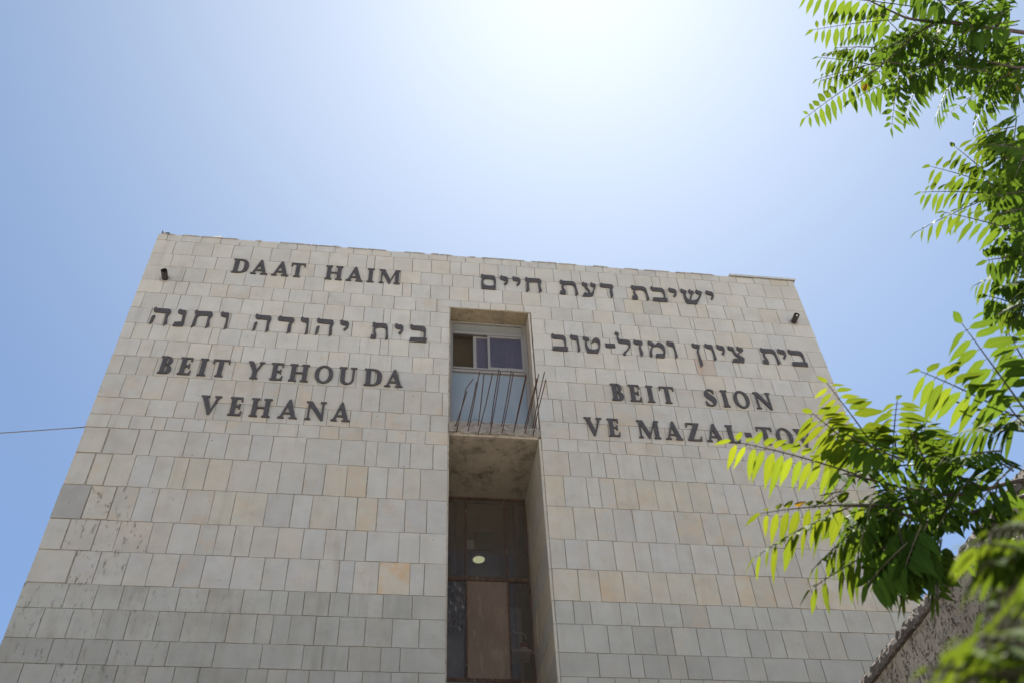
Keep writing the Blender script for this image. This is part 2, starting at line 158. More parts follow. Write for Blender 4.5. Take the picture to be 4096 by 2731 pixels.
# ------------------------------------------------------------------ materials
class N:
    """tiny node-graph helper"""
    def __init__(s, name):
        s.m = bpy.data.materials.new(name); s.m.use_nodes = True; s.t = s.m.node_tree; s.t.nodes.clear()
        s.out = s.t.nodes.new('ShaderNodeOutputMaterial'); s.b = s.t.nodes.new('ShaderNodeBsdfPrincipled')
        s.t.links.new(s.b.outputs[0], s.out.inputs[0])
    def n(s, typ, ins=None, **kw):
        x = s.t.nodes.new('ShaderNode'+typ)
        for k, v in kw.items(): setattr(x, k, v)
        for k, v in (ins or {}).items(): s.put(x.inputs[k], v)
        return x
    def put(s, sock, v):
        if isinstance(v, bpy.types.NodeSocket): s.t.links.new(v, sock)
        else: sock.default_value = v
    def P(s, **kw):
        for k, v in kw.items(): s.put(s.b.inputs[k.replace('_', ' ')], v)
        return s
    def attr(s, name, out='Fac'): return s.n('Attribute', attribute_name=name).outputs[out]
    def obj(s): return s.n('TexCoord').outputs['Object']
    def noise(s, vec, scale, detail=4, rough=.55, out='Fac', **kw): return s.n('TexNoise', {'Vector': vec, 'Scale': scale, 'Detail': detail, 'Roughness': rough}, **kw).outputs[out]
    def ramp(s, fac, a, b, ca=(0, 0, 0, 1), cb=(1, 1, 1, 1)):
        r = s.n('ValToRGB', {'Fac': fac}); e = r.color_ramp.elements
        e[0].position = a; e[0].color = ca; e[1].position = b; e[1].color = cb
        return r.outputs[0]
    def mix(s, fac, a, b, mode='MIX'):
        x = s.n('Mix', data_type='RGBA', blend_type=mode)
        s.put(x.inputs[0], fac); s.put(x.inputs[6], a); s.put(x.inputs[7], b); return x.outputs[2]
    def math(s, op, a, b=0.0, c=None):
        x = s.n('Math', operation=op); s.put(x.inputs[0], a); s.put(x.inputs[1], b)
        if c is not None: s.put(x.inputs[2], c)
        return x.outputs[0]
    def vmath(s, op, a, b):
        x = s.n('VectorMath', operation=op); s.put(x.inputs[0], a); s.put(x.inputs[1], b); return x.outputs[0]
    def bump(s, h, dist, strength=1.0): s.put(s.b.inputs['Normal'], s.n('Bump', {'Height': h, 'Distance': dist, 'Strength': strength}).outputs[0]); return s
def col(r, g, b): return (r, g, b, 1)
def simple(name, c, rough=.6, metal=0, var=.12, scale=12, spec=.5):
    g = N(name); nz = g.noise(g.obj(), scale, 5)
    k = g.mix(g.ramp(nz, .3, .7), tuple(x*(1-var) for x in c)+(1,), tuple(min(1, x*(1+var)) for x in c)+(1,))
    g.P(Base_Color=k, Roughness=rough, Metallic=metal, Specular_IOR_Level=spec)
    return g.m

def stone_material():
    g = N('limestone'); o = g.obj(); seed = g.attr('seed')
    off = g.n('CombineXYZ', {'X': g.math('MULTIPLY', seed, 91.7), 'Y': g.math('MULTIPLY', seed, 37.1), 'Z': g.math('MULTIPLY', seed, 53.3)}).outputs[0]
    v = g.vmath('ADD', o, off)
    base = g.attr('tint', 'Color')
    cloud = g.noise(v, 3.2, 5, .6)
    k = g.mix(g.ramp(cloud, .25, .75), g.mix(1.0, base, col(.90, .89, .88), 'MULTIPLY'), g.mix(1.0, base, col(1.06, 1.06, 1.06), 'MULTIPLY'))
    # iron stains inside the stone
    wm = g.math('MULTIPLY', g.ramp(g.noise(v, 3.4, 7, .66), .46, .70), g.attr('warm'))
    k = g.mix(wm, k, col(.50, .30, .13))
    # fossil flecks: fine darker scribbles, redder on some stones
    fl = g.n('TexVoronoi', {'Vector': g.vmath('ADD', v, g.n('VectorMath', {0: g.noise(v, 9, 3, out='Color'), 3: .35}, operation='SCALE').outputs[0]), 'Scale': 26.0}, feature='DISTANCE_TO_EDGE').outputs['Distance']
    fm = g.math('MULTIPLY', g.ramp(fl, .015, .05, col(1, 1, 1), col(0, 0, 0)), g.ramp(g.noise(v, 5, 3), .52, .68))
    k = g.mix(g.math('MULTIPLY', fm, g.math('MULTIPLY', g.attr('fleck'), .55)), k, col(.26, .19, .14))
    # drill dots
    dv = g.n('TexVoronoi', {'Vector': v, 'Scale': 4.2}, feature='F1').outputs['Distance']
    dm = g.math('MULTIPLY', g.ramp(dv, .028, .045, col(1, 1, 1), col(0, 0, 0)), g.attr('dots'))
    k = g.mix(g.math('MULTIPLY', dm, .8), k, col(.10, .045, .02))
    # sawn streaks and dirt of the lower courses, laid heavier left as painted shade
    sv = g.vmath('MULTIPLY', v, (9.0, 9.0, 1.1))
    st = g.math('MULTIPLY', g.ramp(g.noise(sv, 1.0, 5, .6), .48, .8), g.attr('streak'))
    k = g.mix(g.math('MULTIPLY', st, .45), k, col(.17, .15, .115))
    # rain runs that cross the joints
    rv = g.vmath('MULTIPLY', o, (7.0, 7.0, .55))
    rm_ = g.math('MULTIPLY', g.ramp(g.noise(rv, 1.0, 6, .65), .52, .74), g.ramp(g.noise(o, .7, 3), .42, .62))
    k = g.mix(g.math('MULTIPLY', rm_, .32), k, col(.20, .165, .115))
    gm = g.math('MULTIPLY', g.ramp(g.noise(o, 1.3, 6, .7), .45, .72), g.math('ADD', .10, g.math('MULTIPLY', g.attr('streak'), .45)))  # grime mottling, stronger on lower courses to help paint the downward darkening
    k = g.mix(gm, k, col(.17, .16, .135))
    # black lichen runs
    lv = g.vmath('MULTIPLY', o, (16.0, 16.0, 5.5))
    lm = g.math('MULTIPLY', g.ramp(g.noise(lv, 1.0, 7, .72), .55, .66), g.attr('lichen'))
    k = g.mix(g.math('MULTIPLY', lm, .85), k, col(.045, .045, .035))
    h = g.math('ADD', g.noise(v, 14, 6, .65), g.math('MULTIPLY', g.noise(v, 60, 3), .4))
    h = g.math('SUBTRACT', h, g.math('MULTIPLY', fm, .5))
    g.P(Base_Color=k, Roughness=.78, Specular_IOR_Level=.3).bump(h, .006, .55)
    return g.m
def concrete_material(name, a, b, stain=.6, bump=.02):
    g = N(name); o = g.obj()
    k = g.mix(g.ramp(g.noise(o, 3, 6, .65), .3, .7), a, b)
    k = g.mix(g.math('MULTIPLY', g.ramp(g.noise(g.vmath('MULTIPLY', o, (4, 4, 4)), 1, 6, .7), .5, .72), stain), k, col(.05, .038, .028))
    k = g.mix(g.ramp(g.noise(o, 60, 3), .60, .75), k, col(.40, .37, .33))
    g.P(Base_Color=k, Roughness=.9, Specular_IOR_Level=.2).bump(g.noise(o, 26, 8, .7), bump, 1)
    return g.m
M = {}
M['stone'] = stone_material()
M['mortar'] = simple('mortar', (.255, .225, .185), .95, var=.35, scale=14, spec=.1)
M['lump'] = concrete_material('roof_mortar', col(.27, .245, .215), col(.40, .37, .33), .4)
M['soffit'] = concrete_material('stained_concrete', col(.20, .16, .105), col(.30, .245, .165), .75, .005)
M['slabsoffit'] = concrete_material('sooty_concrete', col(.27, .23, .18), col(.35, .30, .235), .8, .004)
M['rubble'] = concrete_material('broken_concrete', col(.24, .215, .19), col(.44, .41, .37), .5, .05)
M['letter'] = simple('letter_metal', (.070, .061, .057), .5, .2, var=.2, scale=9)
M['alu'] = simple('window_aluminium', (.27, .25, .23), .5, .4, var=.06)
M['rail'] = simple('dark_track', (.12, .105, .095), .5, .3)
M['rust'] = None
def rust_material():
    g = N('rusty_steel'); o = g.obj(); nz = g.noise(o, 22, 7, .7)
    k = g.mix(g.ramp(nz, .38, .62), col(.045, .033, .028), col(.125, .072, .048))
    k = g.mix(g.ramp(g.noise(o, 9, 4), .62, .75), k, col(.26, .20, .16))
    g.P(Base_Color=k, Roughness=.85, Metallic=.15).bump(nz, .004, .6); return g.m
M['rust'] = rust_material()
M['rebar'] = simple('rebar_rust', (.085, .042, .03), .75, .3, var=.35, scale=30)
M['tube'] = simple('tube_metal', (.05, .042, .036), .55, .4, var=.3, scale=25)
M['white'] = simple('white_plastic', (.72, .71, .68), .5, 0, var=.05)
M['cable'] = simple('cable_sheath', (.11, .11, .118), .6)
def glass(name, tint, rough, alpha, dust=(.30, .29, .27), refl=1.35):
    g = N(name)
    tr = g.n('BsdfTransparent', {'Color': tint}); gl = g.n('BsdfGlossy', {'Roughness': rough, 'Color': col(.95, .96, 1)})
    fr = g.n('Fresnel', {'IOR': 1.52}).outputs[0]
    mx = g.n('MixShader', {0: g.math('MULTIPLY', fr, refl), 1: tr.outputs[0], 2: gl.outputs[0]})
    df = g.n('BsdfDiffuse', {'Color': col(*dust)})
    m2 = g.n('MixShader', {0: alpha, 1: mx.outputs[0], 2: df.outputs[0]})
    g.t.links.new(m2.outputs[0], g.out.inputs[0]); return g.m
M['glass'] = glass('clear_glass', col(.80, .80, .78), .04, .24, (.19, .16, .135), .45)
M['tinted'] = glass('tinted_glass', col(.62, .56, .57), .02, .14, (.23, .20, .205), .7)
def frosted():
    g = N('frosted_glass'); o = g.obj()
    k = g.mix(g.ramp(g.n('SeparateXYZ', {0: o}).outputs[0], 1.30, 1.36), col(.165, .20, .235), col(.26, .262, .27))  # blue left, grey right: the sky's reflection painted into the pane colour
    k = g.mix(g.math('MULTIPLY', g.ramp(g.noise(g.vmath('MULTIPLY', o, (3, 3, 1.2)), 1, 3), .4, .7), .25), k, col(.30, .31, .32))
    g.P(Base_Color=k, Roughness=.2, Specular_IOR_Level=.45); return g.m
M['frosted'] = frosted()
M['transom'] = simple('grey_green_panel', (.17, .175, .165), .25, 0, var=.1, scale=3, spec=.6)
def ply():
    g = N('weathered_plywood'); o = g.obj()
    k = g.mix(g.ramp(g.noise(g.vmath('MULTIPLY', o, (5, 5, 1)), 1, 6, .6), .3, .7), col(.125, .088, .066), col(.19, .138, .105))
    k = g.mix(g.ramp(g.noise(g.vmath('MULTIPLY', o, (14, 14, 3)), 1, 5), .55, .75), k, col(.22, .17, .135))
    g.P(Base_Color=k, Roughness=.8).bump(g.noise(o, 30, 5), .004, .5); return g.m
M['ply'] = ply()
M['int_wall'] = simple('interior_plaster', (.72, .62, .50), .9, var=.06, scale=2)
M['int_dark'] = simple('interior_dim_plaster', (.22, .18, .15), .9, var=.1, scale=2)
M['int_blue'] = simple('interior_curtain', (.42, .42, .48), .85, var=.15, scale=6)
def emis(name, c, s):
    g = N(name); e = g.n('Emission', {'Color': c, 'Strength': s}); g.t.links.new(e.outputs[0], g.out.inputs[0]); return g.m
M['lamp'] = emis('lamp_glow', col(.96, 1, .60), .32)
M['red'] = simple('red_plastic', (.42, .05, .04), .4)
M['green'] = simple('dark_green_board', (.04, .075, .04), .7)
def sheet():
    g = N('plastic_sheet'); o = g.obj()
    g.P(Base_Color=g.mix(g.ramp(g.noise(o, 7, 4), .4, .65), col(.05, .05, .055), col(.34, .34, .36)), Roughness=.18, Specular_IOR_Level=.9)
    return g.m
M['sheet'] = sheet()
def ground_mat():
    g = N('paving'); o = g.obj()
    br = g.n('TexBrick', {'Vector': o, 'Color1': col(.56, .52, .46), 'Color2': col(.50, .46, .40), 'Mortar': col(.12, .11, .1), 'Scale': 1.0, 'Mortar Size': .008, 'Brick Width': .6, 'Row Height': .4})
    k = g.mix(g.math('MULTIPLY', g.ramp(g.noise(o, .6, 6), .4, .7), .4), br.outputs[0], col(.3, .28, .25))
    g.P(Base_Color=k, Roughness=.85); return g.m
M['ground'] = ground_mat()
def pitted():
    g = N('pitted_render'); o = g.obj()
    k = g.mix(g.ramp(g.noise(o, 2.2, 5), .3, .7), col(.33, .27, .205), col(.47, .395, .31))
    p = g.n('TexVoronoi', {'Vector': g.vmath('ADD', g.vmath('MULTIPLY', o, (1, 1, .8)), g.n('VectorMath', {0: g.noise(o, 20, 3, out='Color'), 3: .06}, operation='SCALE').outputs[0]), 'Scale': 62.0}, feature='F1').outputs['Distance']
    pm = g.math('MULTIPLY', g.ramp(p, .28, .55, col(1, 1, 1), col(0, 0, 0)), g.ramp(g.noise(o, 16, 6, .75), .46, .60))
    k = g.mix(g.math('MULTIPLY', pm, .85), k, col(.085, .05, .032))
    g.P(Base_Color=k, Roughness=.95, Specular_IOR_Level=.15).bump(g.math('SUBTRACT', g.noise(o, 40, 6, .7), g.math('MULTIPLY', pm, 1.2)), .02, 1); return g.m
M['pitted'] = pitted()
M['coping'] = concrete_material('weathered_coping', col(.10, .08, .065), col(.22, .185, .155), .6, .03)
def leaf_mat():
    g = N('leaf'); uv = g.n('UVMap').outputs[0]; s = g.n('SeparateXYZ', {0: uv})
    c = g.attr('shade', 'Color')
    across = g.math('ABSOLUTE', g.math('SUBTRACT', s.outputs[0], .5))
    vein = g.math('FRACT', g.math('ADD', g.math('MULTIPLY', s.outputs[1], 9.0), g.math('MULTIPLY', across, -3.0)))
    vm = g.math('MAXIMUM', g.ramp(across, .015, .05, col(1, 1, 1), col(0, 0, 0)), g.math('MULTIPLY', g.ramp(vein, .03, .12, col(1, 1, 1), col(0, 0, 0)), .45))
    k = g.mix(g.math('MULTIPLY', vm, .35), c, g.mix(1.0, c, col(2.0, 1.7, 1.6), 'MULTIPLY'))
    tcol = g.mix(1.0, k, col(1.66, 1.26, .62), 'MULTIPLY')
    pr = g.b; g.P(Base_Color=k, Roughness=.7, Specular_IOR_Level=.04)
    tl = g.n('BsdfTranslucent', {'Color': tcol})
    ms = g.n('MixShader', {0: .52, 1: pr.outputs[0], 2: tl.outputs[0]})
    g.t.links.new(ms.outputs[0], g.out.inputs[0]); return g.m
M['leaf'] = leaf_mat()
M['stalk'] = simple('leaf_stalk', (.065, .062, .026), .6, var=.2)
M['bark'] = simple('bark', (.075, .055, .048), .85, var=.35, scale=18)
M['bloom'] = simple('pale_flowers', (.38, .36, .12), .8)

# ------------------------------------------------------------------ ground
g = MB(); g.add([(-300, -300, 0), (300, -300, 0), (300, 300, 0), (-300, 300, 0)], [(0, 1, 2, 3)])
tag(g.build('ground', M['ground']), kind='structure')
g = MB(); g.add([(-300, -2.0, .004), (300, -2.0, .004), (300, 8.4, .004), (-300, 8.4, .004)], [(0, 1, 2, 3)])
tag(g.build('added_road', simple('asphalt', (.055, .054, .052), .9, var=.3, scale=4)), kind='structure')  # unseen dark strip, added to cut light bounced onto the lower facade
g = MB(); g.box(-300, 300, 8.405, 8.53, -.1, .13); g.box(-300, 300, 8.531, 10.0, -.1, .124)
tag(g.build('pavement', M['ground']), kind='structure')

# ------------------------------------------------------------------ the building
XL, XR = -4.097, 6.845                      # ends of the facade
OL, OR = .722, 2.040                        # the slot with the windows
LINTEL = 11.556                             # underside of the lintel course (relative heights; EYE is added at the end)
Z = EYE
bld = empty('building', 'tall pale limestone building with dark raised lettering and a narrow window slot', 'building', (0, 10, 0))
def B(mb, name, mat, parent=bld, **k):
    """build in world metres, then hang under the building"""
    px = Vector((0, 10, 0)); mb.v = [(p[0]-px.x, p[1]-px.y, p[2]-px.z) for p in mb.v]
    o = mb.build(name, mat, parent, **k)
    return o
# core: body behind the cladding, with the slot left open
core = MB(); YB = 22.0; y0 = 10.012
TOP = COURSE_Z[0] + Z - .035; FLOOR = 4.9 + Z
core.box(XL+.01, OL+.016, y0, YB, 0, TOP); core.box(OR-.004, XR-.01, y0, YB, 0, TOP)
core.box(OL+.016, OR-.004, y0, YB, LINTEL+.10+Z, TOP); core.box(OL+.016, OR-.004, y0, YB, 0, FLOOR)
core.box(OL+.016, OR-.004, 15.2, YB, FLOOR, LINTEL+.10+Z)
B(core, 'wall_core', M['mortar'])

# cladding: every slab its own piece of the one cladding mesh
class Clad:
    def __init__(s): s.v = []; s.f = []; s.a = {k: [] for k in ('tint', 'warm', 'seed', 'fleck', 'dots', 'streak', 'lichen')}
    def slab(s, P, nrm, attrs, th=.014, gap=.0035, lichen=None):
        """P: four corners (ccw seen from outside); nrm: outward normal"""
        P = [Vector(p) for p in P]; c = sum(P, Vector())/4; nrm = Vector(nrm)
        ex = (P[1]-P[0]).normalized(); ez = (P[3]-P[0]).normalized()
        sg = ((1, 1), (-1, 1), (-1, -1), (1, -1))
        dz = RNG.normal(0, .0012); tx, tz = RNG.normal(0, .0022, 2)
        out = []; inn = []; back = []
        jx = RNG.normal(0, .0015, 8)
        for i, (p, (a, b)) in enumerate(zip(P, sg)):
            q = p + ex*a*(gap+jx[i]) + ez*b*(gap+jx[i+4]); r = q-c
            d = dz + tx*r.dot(ex) + tz*r.dot(ez)
            back.append(q - nrm*th); out.append(q + nrm*(d-.0022)); inn.append(q + ex*a*.0025 + ez*b*.0025 + nrm*d)
        b0 = len(s.v); s.v += back + out + inn
        fs = []
        for i in range(4):
            j = (i+1) % 4
            fs += [(b0+i, b0+j, b0+4+j, b0+4+i), (b0+4+i, b0+4+j, b0+8+j, b0+8+i)]
        fs.append((b0+8, b0+9, b0+10, b0+11)); s.f += fs
        for k in s.a: s.a[k] += [attrs.get(k, 0.0)]*len(fs)
    def build(s, name):
        me = bpy.data.meshes.new(name); me.from_pydata([(p[0], p[1]-10, p[2]) for p in s.v], [], s.f); me.update()
        for k, vals in s.a.items():
            if k == 'tint':
                A = me.attributes.new(k, 'FLOAT_COLOR', 'FACE'); A.data.foreach_set('color', [x for t in vals for x in (t[0], t[1], t[2], 1.0)])
            else:
                A = me.attributes.new(k, 'FLOAT', 'FACE'); A.data.foreach_set('value', vals)
        return link(name, me, M['stone'], bld)
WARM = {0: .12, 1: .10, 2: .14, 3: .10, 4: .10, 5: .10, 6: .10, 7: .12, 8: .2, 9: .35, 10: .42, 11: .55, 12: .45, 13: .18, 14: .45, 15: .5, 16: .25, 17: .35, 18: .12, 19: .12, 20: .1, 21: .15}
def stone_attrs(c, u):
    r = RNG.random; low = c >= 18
    b = (.435 if c < 9 else .395) + RNG.normal(0, .010); pink = RNG.normal(0, 1)  # paler upper stone batch, which also paints in the brighter top
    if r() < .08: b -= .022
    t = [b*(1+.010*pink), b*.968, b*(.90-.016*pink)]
    if low: k_ = {18: .90, 19: .85}.get(c, .79); t = [b*k_, b*k_*.985, b*k_*.91]  # greyer sawn stone, stepped darker to paint the facade's downward shading
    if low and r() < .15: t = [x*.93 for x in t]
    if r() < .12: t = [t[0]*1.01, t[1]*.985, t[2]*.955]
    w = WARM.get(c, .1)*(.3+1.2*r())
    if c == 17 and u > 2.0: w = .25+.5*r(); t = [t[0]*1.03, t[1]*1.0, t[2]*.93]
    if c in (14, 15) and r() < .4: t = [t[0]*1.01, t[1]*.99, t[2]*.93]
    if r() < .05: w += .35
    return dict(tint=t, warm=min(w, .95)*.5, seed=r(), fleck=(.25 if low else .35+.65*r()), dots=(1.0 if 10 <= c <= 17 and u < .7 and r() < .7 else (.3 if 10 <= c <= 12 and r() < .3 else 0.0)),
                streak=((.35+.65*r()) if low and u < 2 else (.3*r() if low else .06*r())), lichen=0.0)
clad = Clad()
CZ = list(COURSE_Z); JN = dict(JOINTS); cc = 22
zz = CZ[-1]
while zz > -1.0:                              # courses below the picture, down to the ground
    h = random.choice((.30, .37, .45)); JN[len(CZ)-1] = JN.get(len(CZ)-1) or []
    zz -= h; CZ.append(zz)
CZ.append(-1.6)
for c in range(len(CZ)-1):
    zt, zb = CZ[c], CZ[c+1]
    us = [u for u in JN.get(c, []) if XL+.1 < u < XR-.1]
    if c == 0: zt += -.0
    if c >= 4: us = [u for u in us if not OL-.07 < u < OR+.07] + [OL, OR]
    us = sorted(set([XL, XR] + us)); full = [us[0]]
    for u in us[1:]:                          # close gaps the leaves hide
        gap = u - full[-1]
        inslot = c >= 4 and full[-1] >= OL-.001 and u <= OR+.001
        if gap < .06: continue
        if gap > .62 and not inslot:
            k = int(round(gap/.31))
            for i in range(1, k): full.append(full[-1] + (u-full[-1])/(k-i+1)*random.uniform(.85, 1.15))
        full.append(u)
    if full[-1] != XR: full[-1] = XR
    for a, b in zip(full[:-1], full[1:]):
        if c >= 4 and a >= OL-.001 and b <= OR+.001 and zt > 4.9: continue
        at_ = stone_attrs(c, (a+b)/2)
        top = zt
        if c == 0: top = zt - abs(RNG.normal(0, .008))
        mid = (a+b)/2; mz = (zt+zb)/2
        # lichen runs seen low on the left
        for lx, lz, rx, rz, am in ((-3.42, 7.25, .30, .55, 1.0), (-3.30, 6.9, .28, .5, 1.0), (-3.62, 6.45, .25, .35, .7), (-4.0, 5.7, .22, .5, .9), (-3.1, 5.5, .5, .5, .5), (-3.0, 5.0, .3, .4, 1.0), (-2.6, 5.8, .5, .4, .4), (-2.2, 5.9, .5, .3, .3)):
            if abs(mid-lx) < rx and abs(mz-lz) < rz: at_['lichen'] = max(at_['lichen'], am)
        if c == 17 and abs(mid-.17) < .17: at_.update(warm=.85, tint=[.43, .39, .325])
        if c == 7 and abs(mid-4.68) < .14: at_.update(warm=.55, tint=[.40, .345, .305], fleck=1.0)
        if c == 15 and a < XL+.1: at_.update(tint=[.30, .295, .28], warm=0)
        wide = 13 <= c <= 17 and b < XL+.75
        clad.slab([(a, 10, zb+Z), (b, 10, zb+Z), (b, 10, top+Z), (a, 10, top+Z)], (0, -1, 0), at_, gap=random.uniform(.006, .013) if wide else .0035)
# lintel course over the slot: thin stones
lx = [.60, .905, 1.19, 1.385, 1.63, 1.93, 2.13]
for a, b in zip(lx[:-1], lx[1:]):
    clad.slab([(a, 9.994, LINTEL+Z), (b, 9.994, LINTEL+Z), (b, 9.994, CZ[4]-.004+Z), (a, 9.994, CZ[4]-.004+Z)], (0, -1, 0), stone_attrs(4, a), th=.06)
# lining slabs inside the slot (reveals), with their edges showing beside the facade slabs
def reveal(x, side, ya, yb, ztop, zbot):
    zs = [ztop] + [z for z in CZ if zbot < z < ztop-.05] + [zbot]
    for i, (zt, zb) in enumerate(zip(zs[:-1], zs[1:])):
        A = stone_attrs(17 if i % 2 else 9, 3); A['warm'] *= .6; A['tint'] = [A['tint'][0]*.86, A['tint'][1]*.81, A['tint'][2]*.75]  # tint browned and darkened: part dirt, part painted shade of the slot
        ys = [ya, yb]
        if yb-ya > .6: ys = [ya, ya+.32+random.uniform(-.08, .12), ya+.75+random.uniform(-.12, .12), ya+1.08+random.uniform(-.1, .1), yb]
        for a, b in zip(ys[:-1], ys[1:]):
            P = [(x, a, zb+Z), (x, b, zb+Z), (x, b, zt+Z), (x, a, zt+Z)]
            if side > 0: P = [P[1], P[0], P[3], P[2]]     # right reveal faces -x
            clad.slab(P, (-side, 0, 0), dict(A, seed=random.random()), th=.03, gap=.003)
        ex0, ex1 = (x+.001, x+.034) if side > 0 else (x-.0145, x-.001)
        clad.slab([(ex0, ya-.002, zb+Z), (ex1, ya-.002, zb+Z), (ex1, ya-.002, zt+Z), (ex0, ya-.002, zt+Z)], (0, -1, 0), dict(A, tint=(.40, .375, .335), seed=random.random()), th=.006, gap=.002)
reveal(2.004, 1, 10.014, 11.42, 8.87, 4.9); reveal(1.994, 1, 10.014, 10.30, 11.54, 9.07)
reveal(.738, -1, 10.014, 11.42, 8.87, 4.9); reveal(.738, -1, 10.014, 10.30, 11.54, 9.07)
clad.build('wall')

# parapet: crumbling mortar on top, metal flashing at the right end
lm = MB()
x = XL+.05
while x < 5.6:
    w = random.uniform(.05, .45); h = random.choice((.004, .008, .014, .026))*random.uniform(.5, 1.0)
    zb = COURSE_Z[0]+Z-.006
    pts = []; n = max(3, int(w/.04))
    for i in range(n+1): pts.append((x+w*i/n, h*random.uniform(.45, 1.1)*(0.2 if i in (0, n) and random.random() < .6 else 1)))
    v = []; 
    for px_, hh in pts: v += [(px_, 9.992+random.uniform(-.004, .004), zb-.02), (px_, 9.992+random.uniform(-.004, .004), zb+hh), (px_, 10.22, zb+hh), (px_, 10.22, zb-.02)]
    f = []
    for i in range(n):
        for k in range(3): f.append((4*i+k, 4*i+4+k, 4*i+5+k, 4*i+1+k))
    f += [(0, 1, 2, 3), (4*n+3, 4*n+2, 4*n+1, 4*n)]
    lm = MB(); lm.add(v, f); B(lm, 'mortar_ridge', M['lump']); x += w + random.choice((.002, .02, .12, .3))
fl = MB(); zt = COURSE_Z[0]+Z
fl.box(5.66, XR+.035, 9.965, 10.3, zt+.004, zt+.022); fl.box(5.66, XR+.035, 9.962, 9.9645, zt-.022, zt+.022); fl.add([(XR+.002, 9.966, zt-.06), (XR+.035, 9.966, zt+.003), (XR+.035, 10.3, zt+.003), (XR+.002, 10.3, zt-.06)], [(0, 1, 2, 3)])
B(fl, 'roof_flashing', simple('flashing', (.42, .41, .395), .6))

# concrete: lintel beam soffit, broken balcony slab with cut bars
cb = MB(); cb.box(OL+.018, OR-.042, 10.006, 10.34, LINTEL-.012+Z, LINTEL+.095+Z)
def rough(mb, amp, cuts=26, axis_lock=()):
    bm = bmesh.new(); vs_ = [bm.verts.new(v) for v in mb.v]
    for f in mb.f: bm.faces.new([vs_[i] for i in f])
    bmesh.ops.subdivide_edges(bm, edges=[e for e in bm.edges if e.calc_length() > .5], cuts=cuts, use_grid_fill=True)
    bmesh.ops.subdivide_edges(bm, edges=[e for e in bm.edges if .12 < e.calc_length() <= .5], cuts=5, use_grid_fill=True)
    r = random.Random(3)
    for v in bm.verts:
        v.co += Vector((0 if abs(v.co.x-OL) < .03 or abs(v.co.x-OR) < .06 else r.uniform(-amp, amp)*.4, r.uniform(-amp, amp), r.uniform(-amp, amp)))
    o = MB(); bm.verts.ensure_lookup_table(); bm.verts.index_update()
    o.v = [tuple(v.co) for v in bm.verts]; o.f = [tuple(v.index for v in f.verts) for f in bm.faces]; bm.free(); return o
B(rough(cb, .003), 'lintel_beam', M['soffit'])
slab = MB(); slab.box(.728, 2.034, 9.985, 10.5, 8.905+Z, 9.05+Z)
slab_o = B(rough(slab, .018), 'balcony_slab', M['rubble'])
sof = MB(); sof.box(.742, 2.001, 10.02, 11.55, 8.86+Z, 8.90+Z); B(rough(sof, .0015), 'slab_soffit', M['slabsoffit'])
for pts in REBARS:
    m = MB(); P = [Vector((p[0], p[1], p[2]+Z)) for p in pts]
    P = [P[0] + Vector((0, .12, 0))] + P
    if len(P) == 3:
        mid = (P[1]+P[2])/2 + Vector((random.uniform(-.012, .012), 0, random.uniform(-.012, .005))); P = [P[0], P[1], mid, P[2]]
    m.tube(P, .0062, 7)
    # ribs of deformed bar
    for a, b in zip(P[1:-1], P[2:]):
        L_ = (b-a).length
        for k in range(int(L_/.022)):
            q = a.lerp(b, (k+.5)*.022/L_); t = (b-a).normalized(); m.tube([q-t*.003, q+t*.003], .0074, 6)
    B(m, 'rebar', M['rebar'], slab_o)
wire = MB(); 
wp = [Vector((1.02, 9.975, 9.05+Z)), Vector((1.05, 9.955, 9.085+Z)), Vector((1.10, 9.94, 9.12+Z)), Vector((1.16, 9.95, 9.09+Z)), Vector((1.24, 9.965, 9.055+Z)), Vector((1.33, 9.96, 9.075+Z)), Vector((1.45, 9.97, 9.05+Z)), Vector((1.62, 9.965, 9.065+Z))]
wire.tube(wp, .003, 5); B(wire, 'binding_wire', M['rebar'], slab_o)

# upper window ------------------------------------------------------
win = bpy.data.objects.new('window', None); C.objects.link(win); win.parent = bld; win['label'] = 'aluminium sliding window in the upper part of the slot'
YW = 10.27
def R_(mb, x0, x1, z0, z1, d0, d1): return mb.box(x0, x1, YW+d0, YW+d1, z0+Z, z1+Z)
fr = MB()
R_(fr, .742, .800, 9.335, 11.53, 0, .07); R_(fr, 1.934, 1.990, 9.335, 11.53, 0, .07)
R_(fr, .801, 1.933, 11.250, 11.290, 0, .07); R_(fr, .801, 1.933, 11.500, 11.53, 0, .07)
R_(fr, .801, 1.933, 10.385, 10.425, -.012, .07); R_(fr, .801, 1.933, 10.450, 10.478, -.012, .07); R_(fr, .801, 1.933, 9.335, 9.37, 0, .07)
B(fr, 'frame', M['alu'], win, bevel=.003)
for zz_ in ((10.427, 10.448, .0), (11.235, 11.249, .005)):
    tr = MB(); R_(tr, .802, 1.932, zz_[0], zz_[1], zz_[2], .06); B(tr, 'track', M['rail'], win)
tp = MB(); R_(tp, .802, 1.932, 11.291, 11.499, .035, .045); B(tp, 'transom_panel', M['transom'], win)
def sash(x0, x1, d, st):
    s = MB(); z0, z1 = 10.480, 11.234
    R_(s, x0, x0+st, z0, z1, d, d+.03); R_(s, x1-st, x1, z0, z1, d, d+.03); R_(s, x0+st+.001, x1-st-.001, z0, z0+.045, d, d+.03); R_(s, x0+st+.001, x1-st-.001, z1-.035, z1, d, d+.03)
    o = B(s, 'sash', M['alu'], win, bevel=.002)
    p = MB(); R_(p, x0+st+.001, x1-st-.001, z0+.046, z1-.036, d+.013, d+.018); B(p, 'pane', M['tinted'], win)
sash(1.125, 1.70, .036, .052); sash(1.352, 1.932, .002, .038)
lp = MB(); R_(lp, .802, 1.932, 9.372, 10.384, .03, .04); B(lp, 'lower_pane', M['frosted'], win)
